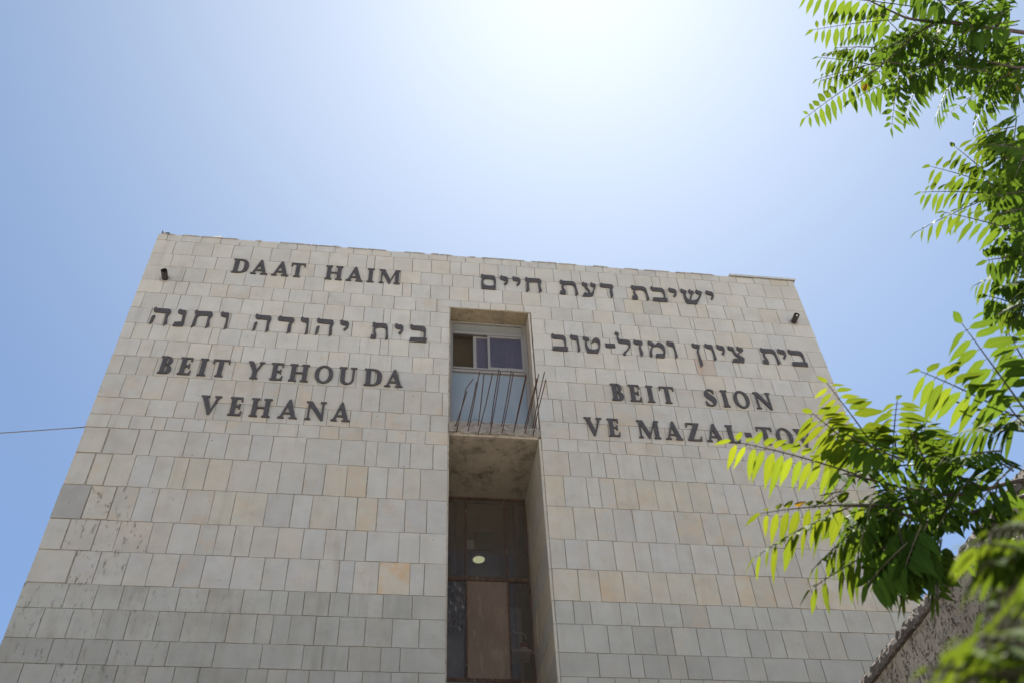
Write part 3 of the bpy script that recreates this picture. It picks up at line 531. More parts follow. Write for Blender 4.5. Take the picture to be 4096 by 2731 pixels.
sl = MB(); sl.box(.742, 1.992, 10.24, 10.36, 9.06+Z, 9.333+Z); B(sl, 'window_sill', M['rubble'])
# room behind it
rm = MB(); rm.add([(-1.2, 10.36, 11.75+Z), (4.2, 10.36, 11.75+Z), (4.2, 15, 11.75+Z), (-1.2, 15, 11.75+Z)], [(0, 1, 2, 3)])
slot_x0, slot_x1 = OL+.0165, OR-.0045
rm = MB(); rm.box(slot_x0, slot_x1, 10.42, 15.1, 11.58+Z, 11.64+Z); B(rm, 'room_ceiling', M['int_wall'])
rw = MB(); rw.box(slot_x0, slot_x1, 14.2, 14.3, 9.0+Z, 11.57+Z); B(rw, 'room_wall', M['int_wall'])
ct = MB()                                    # pale curtain behind the sliding panes
n = 40; v = []
for i in range(n+1):
    xx = 1.16 + (1.94-1.16)*i/n; yy = 10.46 + .018*math.sin(i*1.1) + .01*math.sin(i*.37)
    v += [(xx, yy, 10.35+Z), (xx, yy, 11.45+Z)]
ct.add(v, [(2*i, 2*i+2, 2*i+3, 2*i+1) for i in range(n)])
tag(ct.build('curtain', simple('mauve_curtain', (.56, .47, .46), .9, var=.1, scale=3), smooth=True), 'mauve curtain behind the sliding panes of the upper window', 'curtain')

# lower glazed screen, set deep in the slot ----------------------------
low = bpy.data.objects.new('window', None); C.objects.link(low); low.parent = bld; low['label'] = 'rusty steel framed window deep in the lower part of the slot'
YW = 11.39
f2 = MB()
R_(f2, .742, .792, 4.95, 8.86, 0, .045); R_(f2, 1.976, 2.000, 4.95, 8.86, 0, .045)
R_(f2, 1.090, 1.114, 5.966, 7.408, 0, .04); R_(f2, 1.669, 1.694, 5.966, 7.408, 0, .04)
R_(f2, 1.090, 1.114, 7.476, 8.834, 0, .04); R_(f2, 1.669, 1.694, 7.476, 8.834, 0, .04)
R_(f2, .793, 1.975, 7.410, 7.474, -.006, .045); R_(f2, .793, 1.975, 8.836, 8.86, 0, .045); R_(f2, .793, 1.975, 5.915, 5.964, -.004, .045)
B(f2, 'frame', M['rust'], low, bevel=.002)
for x0, x1 in ((.908, .965), (1.808, 1.866)):
    m = MB(); R_(m, x0, x1, 7.52, 8.834, .06, .10); R_(m, x0+.008, x0+.016, 7.6, 8.834, .045, .058); B(m, 'casement_stile', M['rail'], low)
for x0, x1, z0, z1 in ((.793, 1.089, 7.476, 8.834), (1.115, 1.668, 7.476, 8.834), (1.695, 1.975, 7.476, 8.834), (.793, 1.089, 5.966, 7.408), (1.695, 1.975, 5.966, 7.408)):
    m = MB(); R_(m, x0, x1, z0, z1, .018, .022); B(m, 'pane', M['glass'], low)
m = MB(); R_(m, 1.116, 1.667, 5.968, 7.406, .008, .020); B(m, 'plywood_panel', M['ply'], low)
m = MB(); R_(m, .793, 1.975, 4.95, 5.913, .01, .04); B(m, 'lower_panel', M['transom'], low)
# room behind: dim, one lit lamp on the ceiling
m = MB(); m.box(slot_x0, slot_x1, 11.6, 15.1, 8.93+Z, 9.0+Z); B(m, 'room_ceiling', M['int_wall'])
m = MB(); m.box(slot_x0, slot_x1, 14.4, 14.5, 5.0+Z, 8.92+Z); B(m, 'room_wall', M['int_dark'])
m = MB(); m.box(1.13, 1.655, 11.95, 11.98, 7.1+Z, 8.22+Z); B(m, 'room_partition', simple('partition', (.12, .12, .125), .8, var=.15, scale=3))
lamp = empty('pendant_lamp', 'small round lit lamp seen through the glass above the plywood panel', 'lamp', (1.325, 11.8, 8.05+Z))
m = MB(); m.tube([(0, 0, -.012), (0, 0, .02), (0, 0, .03)], [.092, .085, .02], 24); m.build('housing', M['white'], lamp)
m = MB(); m.tube([(0, 0, -.02), (0, 0, -.013)], .086, 24); m.build('diffuser', M['lamp'], lamp)
m = MB(); m.tube([(0, 0, .03), (0, 0, .87)], .004, 6); m.build('cord', M['rail'], lamp)
m = MB(); m.box(1.16, 1.265, 11.86, 11.885, 8.255+Z, 8.42+Z); tag(m.build('paper_box', M['white'], bevel=.003), 'white carton behind the glass above the plywood panel', 'box')
m = MB(); m.box(1.28, 1.56, 11.87, 11.89, 8.25+Z, 8.60+Z); tag(m.build('notice_board', M['green'], bevel=.003), 'dark green board beside the white carton behind the glass', 'board')
# crumpled plastic sheet behind the lower left pane
n = 26; v = []; r = random.Random(9)
for j in range(n+1):
    for i in range(n+1):
        xx = .80 + .285*i/n; zc = 6.66+.74*j/n
        v.append((xx, 11.445 + .035*math.sin(i*.55+j*.9+r.uniform(-.8, .8)) + r.uniform(-.012, .012) + .02*math.sin(j*.35-i*.8), zc+Z + (.03*math.sin(i*.6) if j == 0 else 0)))
m = MB(); m.add(v, [(j*(n+1)+i, j*(n+1)+i+1, (j+1)*(n+1)+i+1, (j+1)*(n+1)+i) for j in range(n) for i in range(n)])
tag(m.build('plastic_sheet', M['sheet']), 'crumpled shiny plastic sheet hanging behind the lower left pane', 'plastic sheet')
m = MB()
for i in range(6): m.box(1.70+.046*i, 1.74+.046*i, 12.1+.02*(i % 2), 12.13+.02*(i % 2), 5.4+Z, 7.45+Z)
B(m, 'room_blind', M['int_blue'], low)
m = MB(); m.box(.80, 1.088, 11.62, 11.64, 5.4+Z, 7.0+Z); B(m, 'room_backing', M['int_blue'], low)
m = MB(); m.box(1.70, 1.975, 11.46, 11.75, 6.395+Z, 6.425+Z); B(m, 'shelf', M['int_wall'], low)
jug = empty('jug', 'red and white plastic jug on the shelf behind the lower right pane', 'jug', (1.895, 11.58, 6.427+Z))
m = MB(); m.tube([(0, 0, 0), (0, 0, .075)], [.055, .055], 16); m.build('body', M['white'], jug, smooth=False)
m = MB(); m.tube([(0, 0, .076), (0, 0, .14), (0, 0, .16)], [.054, .05, .02], 16); m.build('lid', M['red'], jug)
tap = MB(); tap.tube([(1.74, 11.5, 6.72+Z), (1.76, 11.5, 6.69+Z), (1.86, 11.5, 6.69+Z), (1.90, 11.5, 6.665+Z), (1.915, 11.5, 6.60+Z)], .008, 8); tap.tube([(1.845, 11.5, 6.685+Z), (1.842, 11.5, 6.60+Z), (1.842, 11.5, 6.55+Z)], [.004, .005, .013], 8)
tag(tap.build('water_tap', M['white'], smooth=True), 'white curved tap with a hanging bulb behind the lower right pane', 'tap')

# ------------------------------------------------------------------ lettering
ST = [(.255, .915), (.24, .88)]
def serif_stem(x=0, w=.30):
    return None
FOOT_L = [(0, .93), (.045, .915), (.06, .88), (.06, .12), (.045, .085), (0, .07)]   # left edge of a thick stem, from top to bottom
def ell(cx, cy, rx, ry, n=28, cw=False):
    p = [(cx+rx*math.cos(2*math.pi*i/n), cy+ry*math.sin(2*math.pi*i/n)) for i in range(n)]
    return p[::-1] if cw else p
def stem(x0, w=.30): return [(x0, 0), (x0+w, 0), (x0+w, .07), (x0+w-.045, .085), (x0+w-.06, .12), (x0+w-.06, .88), (x0+w-.045, .915), (x0+w, .93), (x0+w, 1), (x0, 1)] + [(x0+p[0], p[1]) for p in FOOT_L]
LATIN = {
'I': [stem(0)],
'H': [[(0, 0), (.30, 0), (.30, .07), (.255, .085), (.24, .12), (.24, .455), (.495, .455), (.495, .12), (.48, .085), (.435, .07), (.435, 0), (.735, 0), (.735, .07), (.69, .085), (.675, .12), (.675, .88), (.69, .915), (.735, .93), (.735, 1), (.435, 1), (.435, .93), (.48, .915), (.495, .88), (.495, .545), (.24, .545), (.24, .88), (.255, .915), (.30, .93), (.30, 1), (0, 1)] + FOOT_L],
'E': [[(0, 0), (.46, 0), (.48, .27), (.43, .27), (.40, .13), (.36, .09), (.24, .09), (.24, .46), (.33, .46), (.35, .36), (.40, .36), (.40, .65), (.35, .65), (.33, .55), (.24, .55), (.24, .91), (.35, .91), (.385, .87), (.40, .75), (.45, .75), (.45, 1), (0, 1)] + FOOT_L],
'T': [[(.16, 0), (.46, 0), (.46, .07), (.415, .085), (.40, .12), (.40, .91), (.50, .91), (.555, .87), (.575, .74), (.62, .74), (.62, 1), (0, 1), (0, .74), (.045, .74), (.065, .87), (.12, .91), (.22, .91), (.22, .12), (.205, .085), (.16, .07)]],
'A': [[(0, 0), (.24, 0), (.24, .07), (.19, .08), (.18, .11), (.215, .24), (.43, .24), (.475, .1), (.46, .08), (.40, .07), (.40, 0), (.70, 0), (.70, .07), (.66, .085), (.64, .12), (.42, 1.03), (.335, 1.03), (.085, .12), (.05, .085), (0, .07)], [(.235, .33), (.325, .68), (.405, .33)]],
'D': [[(0, 0), (.32, 0), (.45, .03), (.55, .1), (.62, .19), (.66, .32), (.68, .5), (.665, .68), (.62, .82), (.55, .91), (.46, .975), (.35, 1), (0, 1)] + FOOT_L, [(.25, .09), (.25, .91), (.31, .91), (.38, .885), (.43, .83), (.465, .72), (.48, .5), (.465, .28), (.43, .17), (.39, .11), (.33, .09)]],
'B': [[(0, 0), (.28, 0), (.36, .012), (.42, .05), (.47, .13), (.49, .26), (.465, .39), (.41, .475), (.34, .53), (.40, .57), (.44, .65), (.455, .76), (.435, .87), (.39, .945), (.33, .98), (.25, 1), (0, 1)] + FOOT_L, [(.235, .57), (.235, .92), (.265, .91), (.285, .86), (.293, .75), (.285, .64), (.265, .585)], [(.235, .085), (.235, .49), (.265, .475), (.295, .41), (.308, .28), (.298, .16), (.27, .095)]],
'M': [[(0, 0), (.20, 0), (.20, .07), (.155, .085), (.145, .12), (.155, .74), (.42, -.01), (.48, -.01), (.70, .74), (.70, .12), (.685, .085), (.64, .07), (.64, 0), (.93, 0), (.93, .07), (.89, .085), (.875, .12), (.875, .88), (.89, .915), (.93, .93), (.93, 1), (.72, 1), (.50, .28), (.25, 1), (0, 1), (0, .93), (.05, .915), (.075, .88), (.07, .12), (.05, .085), (0, .07)]],
'N': [[(0, 0), (.22, 0), (.22, .07), (.17, .085), (.155, .12), (.155, .75), (.58, -.02), (.66, -.02), (.66, .88), (.675, .915), (.73, .93), (.73, 1), (.51, 1), (.51, .93), (.56, .915), (.575, .88), (.575, .32), (.22, 1), (0, 1), (0, .93), (.05, .915), (.075, .88), (.075, .12), (.06, .085), (0, .07)]],
'O': [ell(.35, .5, .35, .525), ell(.35, .5, .185, .42, cw=True)],
'U': [[(0, 1), (0, .93), (.045, .915), (.06, .88), (.06, .30), (.09, .14), (.17, .03), (.31, -.025), (.45, .02), (.55, .12), (.595, .30), (.60, .88), (.62, .915), (.685, .93), (.685, 1), (.43, 1), (.43, .93), (.49, .915), (.51, .88), (.51, .30), (.47, .15), (.38, .085), (.30, .11), (.25, .19), (.24, .30), (.24, .88), (.255, .915), (.30, .93), (.30, 1)][::-1]],
'V': [[(0, 1), (0, .93), (.04, .915), (.06, .88), (.33, -.02), (.40, -.02), (.64, .88), (.66, .915), (.71, .93), (.71, 1), (.47, 1), (.47, .93), (.52, .915), (.54, .88), (.415, .30), (.25, .88), (.255, .915), (.29, .93), (.29, 1)][::-1]],
'Y': [[(.15, 0), (.45, 0), (.45, .07), (.41, .085), (.39, .12), (.39, .42), (.545, .89), (.575, .92), (.62, .93), (.62, 1), (.41, 1), (.41, .93), (.45, .91), (.46, .88), (.355, .56), (.22, .96), (.17, 1.01), (.10, 1.02), (0, 1.0), (0, .94), (.04, .90), (.21, .44), (.21, .12), (.19, .085), (.15, .07)]],
'S': [[(.42, .98), (.37, .97), (.33, 1.0), (.23, 1.02), (.13, .97), (.05, .88), (.01, .74), (.02, .60), (.08, .49), (.19, .38), (.27, .30), (.305, .21), (.30, .13), (.25, .075), (.17, .07), (.09, .15), (.05, .29), (0, .29), (.02, .03), (.13, 0), (.24, -.02), (.36, .04), (.44, .15), (.47, .31), (.45, .46), (.38, .58), (.26, .69), (.19, .77), (.17, .85), (.20, .92), (.27, .93), (.34, .86), (.375, .74), (.42, .74)]],
'Z': [[(0, 0), (.56, 0), (.59, .27), (.54, .27), (.50, .14), (.44, .09), (.24, .09), (.56, .93), (.56, 1), (.03, 1), (.02, .74), (.065, .74), (.095, .86), (.15, .91), (.33, .91), (0, .07)]],
'L': [[(0, 0), (.47, 0), (.50, .30), (.45, .30), (.41, .14), (.36, .09), (.24, .09), (.24, .88), (.255, .915), (.30, .93), (.30, 1), (0, 1)] + FOOT_L],
'-': [[(0, 0), (1, 0), (1, 1), (0, 1)]],
}
def glyph_mesh(name, contours, th):
    cu = bpy.data.curves.new('tmp', 'CURVE'); cu.dimensions = '2D'; cu.fill_mode = 'BOTH'; cu.extrude = th/2-.0012; cu.bevel_depth = .0012; cu.bevel_resolution = 0; cu.offset = -.0032
    for c in contours:
        s = cu.splines.new('POLY'); s.points.add(len(c)-1); s.use_cyclic_u = True
        for p, q in zip(s.points, c): p.co = (q[0], q[1], 0, 1)
    t = bpy.data.objects.new('tmp', cu); C.objects.link(t)
    dg = bpy.context.evaluated_depsgraph_get(); me = bpy.data.meshes.new_from_object(t.evaluated_get(dg)); me.name = name
    bpy.data.objects.remove(t); bpy.data.curves.remove(cu)
    return me
def smooth_poly(c, sharp=.75):
    """rounds gentle corners (one Chaikin pass) and keeps the sharp ones"""
    out = []; n = len(c)
    for i in range(n):
        a, b, d = Vector(c[i-1]), Vector(c[i]), Vector(c[(i+1) % n])
        u, w = (b-a), (d-b)
        if u.length < 1e-6 or w.length < 1e-6: continue
        if u.angle(w) > sharp: out.append(tuple(b))
        else: out += [tuple(b.lerp(a, .25)), tuple(b.lerp(d, .25))]
    return out
FRONT, TH = 9.972, .020
KEEP = FRONT/10.0
ORD = ['first', 'second', 'third', 'fourth', 'fifth', 'sixth', 'seventh', 'eighth', 'ninth', 'tenth', 'eleventh', 'twelfth', 'thirteenth', 'fourteenth', 'fifteenth']
def place_letter(contours, x0, x1, z0, label):
    xs = [p[0] for c in contours for p in c]; a, b = min(xs), max(xs)
    sx = (x1-x0)/(b-a); cs = [[((p[0]-a)*sx*KEEP, p[1]) for p in c] for c in contours]
    me = glyph_mesh('sign_letter', cs, TH)
    o = link('sign_letter', me, M['letter'])
    o.rotation_euler = (math.pi/2, 0, 0); o.location = (x0*KEEP, FRONT+TH/2, z0)
    # two short pins behind hold it off the stone: kept inside the same mesh
    bm = bmesh.new(); bm.from_mesh(me); zs = [p[1] for p in cs[0]]
    ctr = [v.co.copy() for v in bm.verts]
    for v in (min(ctr, key=lambda q: q.y), max(ctr, key=lambda q: q.y)):
        bmesh.ops.create_cone(bm, cap_ends=True, segments=6, radius1=.004, radius2=.004, depth=.016, matrix=Matrix.Translation((v.x, v.y - (.012 if v.y > .1 else -.012), -TH/2-.007)))
    bm.to_mesh(me); bm.free()
    return tag(o, label, 'letter', 'raised dark letters on the facade')
CAPS = {'daat_haim': (12.012, 12.362), 'beit_yehouda': (9.688, 10.035), 'vehana': (8.968, 9.314), 'beit_sion': (9.684, 10.035), 've_mazal_tov': (8.964, 9.310)}
WORDS = {'daat_haim': ['DAAT', 'HAIM'], 'beit_yehouda': ['BEIT', 'YEHOUDA'], 'vehana': ['VEHANA'], 'beit_sion': ['BEIT', 'SION'], 've_mazal_tov': ['VE', 'MAZAL', 'TOV']}
NOTE = {'DAAT': 'DAAT in the top left line', 'HAIM': 'HAIM in the top left line', 'YEHOUDA': 'YEHOUDA in BEIT YEHOUDA', 'VEHANA': 'VEHANA below BEIT YEHOUDA', 'SION': 'SION in BEIT SION', 'VE': 'VE below BEIT SION', 'MAZAL': 'MAZAL in MAZAL-TOV', 'TOV': 'TOV in MAZAL-TOV'}
for key, ln in LINES.items():
    if key.startswith('heb'): continue
    zb, zt_ = CAPS[key]; H = zt_-zb; wi = li = 0
    for ch, x0, x1 in ln:
        if ch == '-':
            place_letter([[(0, 0), (1, 0), (1, .075), (0, .075)]], x0, x1, 9.10+Z, 'short dark raised hyphen between MAZAL and TOV')
            continue
        word = WORDS[key][wi]
        note = NOTE.get(word) or ('BEIT before YEHOUDA' if key == 'beit_yehouda' else 'BEIT before SION')
        cs = [[(p[0], p[1]*H) for p in (smooth_poly(c) if ch in 'OSDUB' else c)] for c in LATIN[ch]]
        place_letter(cs, x0, x1, zb+Z, 'dark raised capital %s, %s letter of %s' % (ch, ORD[li], note))
        li += 1
        if li == len(word): wi += 1; li = 0
HB = {'heb_left': (10.672, 'Hebrew line left of the upper window'), 'heb_top': (12.045, 'top right Hebrew line above the window'), 'heb_right': (10.682, 'Hebrew line right of the upper window')}
for key, (zb, note) in HB.items():
    ln = LINES[key]; n = len(ln)
    for i, (ch, x0, x1) in enumerate(ln):
        if ch == '-':
            place_letter([[(0, 0), (1, 0), (1, .092), (0, .092)]], x0, x1, 10.83+Z, 'wide dark raised hyphen in the Hebrew line right of the window'); continue
        g_ = HEBREW[ch]; w0 = max(p[0] for c in g_ for p in c); w = x1-x0
        if abs(w/w0-1) > .13: c_ = (x0+x1)/2 if ch not in ('nun', 'zayin', 'nun_final') else (x0+x1)/2; x0, x1 = (c_-w0/2, c_+w0/2)
        ks = .955
        cs = [[(p[0], p[1]*ks) for p in smooth_poly(c)] for c in g_]
        place_letter(cs, x0, x1, zb+Z, 'dark %s, %s from the right, %s' % (ch.replace('_', ' '), ORD[n-1-i], note))

# ------------------------------------------------------------------ wall tubes, roof bits, cable
def wall_tube(x, z, label, fitting):
    t = empty('wall_tube', label, 'metal tube', (x, 10.0, z+Z), 'dark tubes sticking out of the facade corners')
    m = MB(); n = 20; v = []; f = []
    for yy, r in ((.02, .049), (-.175, .049), (-.175, .043), (.0, .043)):
        for k in range(n): a = 2*math.pi*k/n; v.append((r*math.cos(a), yy, r*math.sin(a)))
    for j in range(3):
        for k in range(n): f.append((j*n+k, j*n+(k+1) % n, (j+1)*n+(k+1) % n, (j+1)*n+k))
    f.append(tuple(3*n+k for k in range(n)))
    m.add(v, f); m.build('pipe', M['tube'], t, smooth=False)
    m = MB(); r = random.Random(5); v = [(0, -.012, 0)]; 
    for k in range(18):
        a = 2*math.pi*k/18; q = r.uniform(.066, .10); v.append((q*math.cos(a), -.004, q*math.sin(a)*.9-.012))
    m.add(v, [(0, 1+k, 1+(k+1) % 18) for k in range(18)]); m.build('mortar_patch', M['lump'], t)
    if fitting:
        m = MB(); m.tube([(.01, -.06, .0), (.01, -.13, .004), (.01, -.165, .006)], [.022, .024, .010], 10); m.build('lamp_holder', M['white'], t)
    return t
wall_tube(-3.742, 11.755, 'dark open metal tube sticking out near the top left facade corner', False)
wall_tube(6.55, 11.770, 'dark metal tube with a white fitting inside, near the top right facade corner', True)
bo = MB(); zt = COURSE_Z[0]+Z
bo.add([(-3.40, 10.02, zt-.005), (-3.12, 10.02, zt+.085), (-3.02, 10.10, zt+.03), (-3.10, 10.24, zt+.02), (-3.40, 10.24, zt-.005), (-3.12, 10.24, zt+.085), (-3.385, 10.02, zt-.03), (-3.105, 10.02, zt+.06), (-3.385, 10.24, zt-.03), (-3.105, 10.24, zt+.06)], [(0, 1, 5, 4), (6, 8, 9, 7), (0, 6, 7, 1), (4, 5, 9, 8), (1, 7, 9, 5), (0, 4, 8, 6)])
bo.box(-3.2, -2.99, 10.06, 10.075, zt+.012, zt+.024)
tag(bo.build('loose_board', M['white']), 'white board lying tilted on the roof edge near the left corner', 'board')
br = MB(); br.box(-4.06, -4.05, 10.01, 10.05, zt-.01, zt+.09); br.tube([(-4.05, 10.03, zt+.085), (-3.98, 10.03, zt+.01)], .008, 6); br.box(-4.0, -3.93, 10.01, 10.07, zt-.005, zt+.05)
tag(br.build('roof_bracket', M['tube']), 'small broken metal bracket on the top left roof corner', 'bracket')
cbl = MB(); A_ = Vector((-4.09, 10.03, 8.665+Z)); B_ = at(-700, 1775, 15.5); B_ = A_ + (B_-A_)*4.5 + Vector((0, 0, 1.0)); pts = []
for i in range(61):
    s = i/60; p = A_.lerp(B_, s); p.z -= .6*4*s*(1-s)*.5; pts.append(p)
cbl.tube(pts, .008, 6); tag(cbl.build('cable', M['cable'], smooth=True), 'thin grey cable running from the left building edge across the sky', 'cable')

# ------------------------------------------------------------------ garden wall on the right
WX, WT = 2.665, 2.5+Z
gw = empty('boundary_wall', 'rough pitted boundary wall with dark coping at the lower right', 'wall', (WX, 4, 0))
n1, n2 = 60, 24; r = random.Random(4); v = []
wl = MB(); wl.box(0, .28, -4.6, 2.2, 0, WT-.07)
wl.build('wall_body', M['pitted'], gw)
cp = MB(); ny = 420
v = []
for i in range(ny+1):
    yy = -4.6 + 6.8*i/ny
    for (px_, pz) in ((-.022, WT-.068), (-.026, WT-.045), (-.022, WT-.02), (-.012, WT+.002), (.15, WT+.012), (.30, WT-.01), (.30, WT-.068)):
        v.append((px_+r.uniform(-.006, .006), yy+r.uniform(-.012, .012), pz+r.uniform(-.006, .006)))
k = 7; f = []
for i in range(ny):
    for j in range(k): f.append((i*k+j, i*k+(j+1) % k, (i+1)*k+(j+1) % k, (i+1)*k+j))
f += [tuple(range(k)), tuple(range(ny*k+k-1, ny*k-1, -1))]
cp.add(v, f); cp.build('coping', M['coping'], gw)

# ------------------------------------------------------------------ trees
class Foliage:
    def __init__(s): s.v = []; s.f = []; s.uv = []; s.c = []; s.st = MB()
    ROWS = ((0, .10), (.10, .62), (.26, .96), (.45, 1.0), (.63, .80), (.80, .46), (.92, .17), (1.0, .012))
    def leaflet(s, p, d, nrm, L, Wd, shade, rng):
        d = d.normalized(); nrm = (nrm - d*nrm.dot(d)).normalized(); sd = d.cross(nrm)
        b = len(s.v); sag = rng.uniform(.04, .34)*L; fold = rng.uniform(.05, .35); bend = rng.uniform(-.10, .10)*L; ph = rng.uniform(0, 6); tw = rng.uniform(-.5, .5)
        for i, (t, w) in enumerate(s.ROWS):
            q = p + d*(L*t) - Vector((0, 0, 1))*sag*t*t + sd*bend*t*t
            ca, sa = math.cos(tw*t), math.sin(tw*t); sx = sd*ca + nrm*sa
            wob = 1 + .10*math.sin(ph + i*2.1)
            a = q + sx*(Wd*w*wob) + nrm*(Wd*w*fold); c = q - sx*(Wd*w*(2-wob)) + nrm*(Wd*w*fold)
            s.v += [tuple(a), tuple(q), tuple(c)]
        for i in range(len(s.ROWS)-1):
            r0, r1 = b+3*i, b+3*i+3; t0, t1 = s.ROWS[i][0], s.ROWS[i+1][0]
            for (k0, u0, u1) in ((0, 0, .5), (1, .5, 1)):
                s.f.append((r0+k0, r0+k0+1, r1+k0+1, r1+k0)); s.uv += [(u0, t0), (u1, t0), (u1, t1), (u0, t1)]; s.c.append(shade)
    def compound(s, base, tip, n=9, L=.105, rng=random, droop=.45, up=None, young=0.0, sag=.06, start=.16, wr=.145, wild=.16, dim=1.0):
        base, tip = Vector(base), Vector(tip); ax = tip-base; ln = ax.length
        ctrl = (base+tip)/2 + Vector((0, 0, 1))*ln*sag
        def pt(t): return base*(1-t)**2 + ctrl*2*t*(1-t) + tip*t*t
        s.st.tube([pt(t/6) for t in range(7)], [.0032, .003, .0027, .0024, .002, .0016, .0012], 5, cap=False)
        L *= .92
        upv = (up or Vector((rng.gauss(0, wild), rng.gauss(0, wild), 1))).normalized()
        sh0 = rng.uniform(.8, 1.15)
        for i in range(n):
            t = start + (1-start)*(i+.3)/n; p = pt(t); T = (pt(min(1, t+.03)) - pt(max(0, t-.03))).normalized()
            nr = (upv - T*upv.dot(T)).normalized(); S = T.cross(nr)
            size = L*(.72 + .5*math.sin(math.pi*min(1, .18+.72*t)))*rng.uniform(.74, 1.14)
            if t > .85: size *= .82
            for sg in (1, -1):
                if rng.random() < .03: continue
                dirn = S*sg*rng.uniform(.85, 1.05) + T*rng.uniform(.18, .42) - Vector((0, 0, 1))*(droop*rng.uniform(.75, 1.3))
                lf = nr + S*sg*rng.uniform(-.05, .35)
                y = young*rng.uniform(.5, 1.2)*(.4+.6*t); q = sh0*rng.uniform(.88, 1.12)
                q *= dim; c = (.043*q*(1+1.8*y), .098*q*(1+.85*y), .017*q)
                if rng.random() < .004: c = (.17, .12, .02)
                st = p + S*sg*.004; s.st.tube([p, st + dirn.normalized()*.006], .0012, 4, cap=False)
                s.leaflet(st + dirn.normalized()*.006, dirn, lf, size, size*wr*rng.uniform(.9, 1.12), c, rng)
        s.leaflet(tip, (T*1.0 - Vector((0, 0, 1))*droop*.8), nr, L*.72, L*.72*wr, c, rng)
    def panicle(s, p, d, L, rng): 
        for k in range(9):
            q = p + d*(L*k/9); e = q + Vector((rng.gauss(0, 1), rng.gauss(0, 1), rng.gauss(0, .7)))*.05*(1.2-k/9)
            s.st.tube([q, e], .0012, 4, cap=False)
        s.st.tube([p, p+d*L], .002, 4, cap=False)
    def build(s, parent):
        nl = len(s.f); nv = len(s.v); s.v += s.st.v; s.f += [tuple(nv+i for i in q) for q in s.st.f]
        s.uv += [(.5, .5)]*sum(len(q) for q in s.st.f); s.c += [(.1, .1, .05)]*len(s.st.f)
        me = bpy.data.meshes.new('foliage'); me.from_pydata(s.v, [], s.f); me.update()
        l = me.uv_layers.new(name='UVMap'); l.data.foreach_set('uv', [x for q in s.uv for x in q])
        A = me.attributes.new('shade', 'FLOAT_COLOR', 'FACE'); A.data.foreach_set('color', [x for c in s.c for x in (c[0], c[1], c[2], 1.0)])
        me.polygons.foreach_set('use_smooth', [True]*len(me.polygons))
        o = link('foliage', me, [M['leaf'], M['stalk']], parent); me.polygons.foreach_set('material_index', [0]*nl + [1]*(len(s.f)-nl)); o.matrix_parent_inverse = parent.matrix_world.inverted()
        return o
def limb(parent, name, pts, rad):
    P = [Vector(p) for p in pts]; Q = [P[0]]
    for i in range(len(P)-1):                 # light Catmull-Rom
        p0, p1, p2, p3 = P[max(i-1, 0)], P[i], P[i+1], P[min(i+2, len(P)-1)]
        for k in range(1, 6):
            t = k/5; Q.append(.5*((2*p1) + (p2-p0)*t + (2*p0-5*p1+4*p2-p3)*t*t + (-p0+3*p1-3*p2+p3)*t**3))
    n = len(Q); R = [rad[0] + (rad[1]-rad[0])*(i/(n-1))**.8 for i in range(n)]
    m = MB(); m.tube(Q, R, 10); o = m.build(name, M['bark'], parent, smooth=True); o.matrix_parent_inverse = parent.matrix_world.inverted()
    return Q
def place(o, loc): o.location = loc; bpy.context.view_layer.update(); return o
def seen(view):
    """photograph pixels from an enlarged crop of it"""
    x0, y0, s = {'u': (3100, 0, 2.24), 'm': (3300, 500, 1.7425), 'n': (2800, 1300, 1.742), 'l': (2800, 1900, 1.815)}[view]
    return lambda x, y, d: at(x0+x/s, y0+y/s, d)
rt = random.Random(21)
# the tall tree behind the wall: upper right of the picture
ta = place(empty('tree', 'tall leafy tree whose fine feathery leaves fill the top right corner of the sky', 'tree'), (3.75, 2.35, 0))
limb(ta, 'trunk', [(3.75, 2.35, 0), (3.7, 2.3, 2), (3.72, 2.35, 4), (3.6, 2.25, 5.6)], (.14, .07))
u, m_ = seen('u'), seen('m')
top = (3.6, 2.25, 5.6)
limb(ta, 'branch', [top, u(2600, 360, 6.3), u(2231, 295, 6.15), u(1700, 222, 6.0), u(1250, 178, 5.9), u(1080, 120, 5.85), u(830, 0, 5.8)], (.017, .0035))
limb(ta, 'branch', [u(1750, 228, 6.0), u(1480, 190, 5.95), u(1250, 330, 5.9), u(950, 590, 5.8), u(700, 780, 5.75)], (.007, .0025))
limb(ta, 'branch', [top, u(2500, 660, 6.1), u(2170, 610, 5.95), u(1930, 560, 5.9), u(1600, 500, 5.85)], (.012, .003))
limb(ta, 'branch', [u(2120, 280, 6.1), u(1900, 350, 5.95), u(1650, 490, 5.9), u(1330, 600, 5.85), u(1000, 560, 5.8), u(720, 610, 5.75)], (.007, .0025))
limb(ta, 'branch', [(3.62, 2.28, 5.2), m_(1500, 330, 5.5), m_(1340, 370, 5.35), m_(1240, 430, 5.3), m_(1130, 480, 5.25)], (.012, .0035))
limb(ta, 'branch', [m_(1340, 370, 5.35), m_(1260, 270, 5.4), m_(1250, 120, 5.5), m_(1270, 20, 5.6)], (.007, .0025))
limb(ta, 'branch', [m_(1300, 400, 5.35), m_(1250, 520, 5.2), m_(1270, 640, 5.1), m_(1320, 760, 5.0)], (.006, .0025))
limb(ta, 'branch', [(3.65, 2.3, 4.9), m_(1600, 680, 4.6), m_(1450, 720, 4.3), m_(1400, 900, 4.25), m_(1440, 1200, 4.05)], (.009, .003))
fa = Foliage()
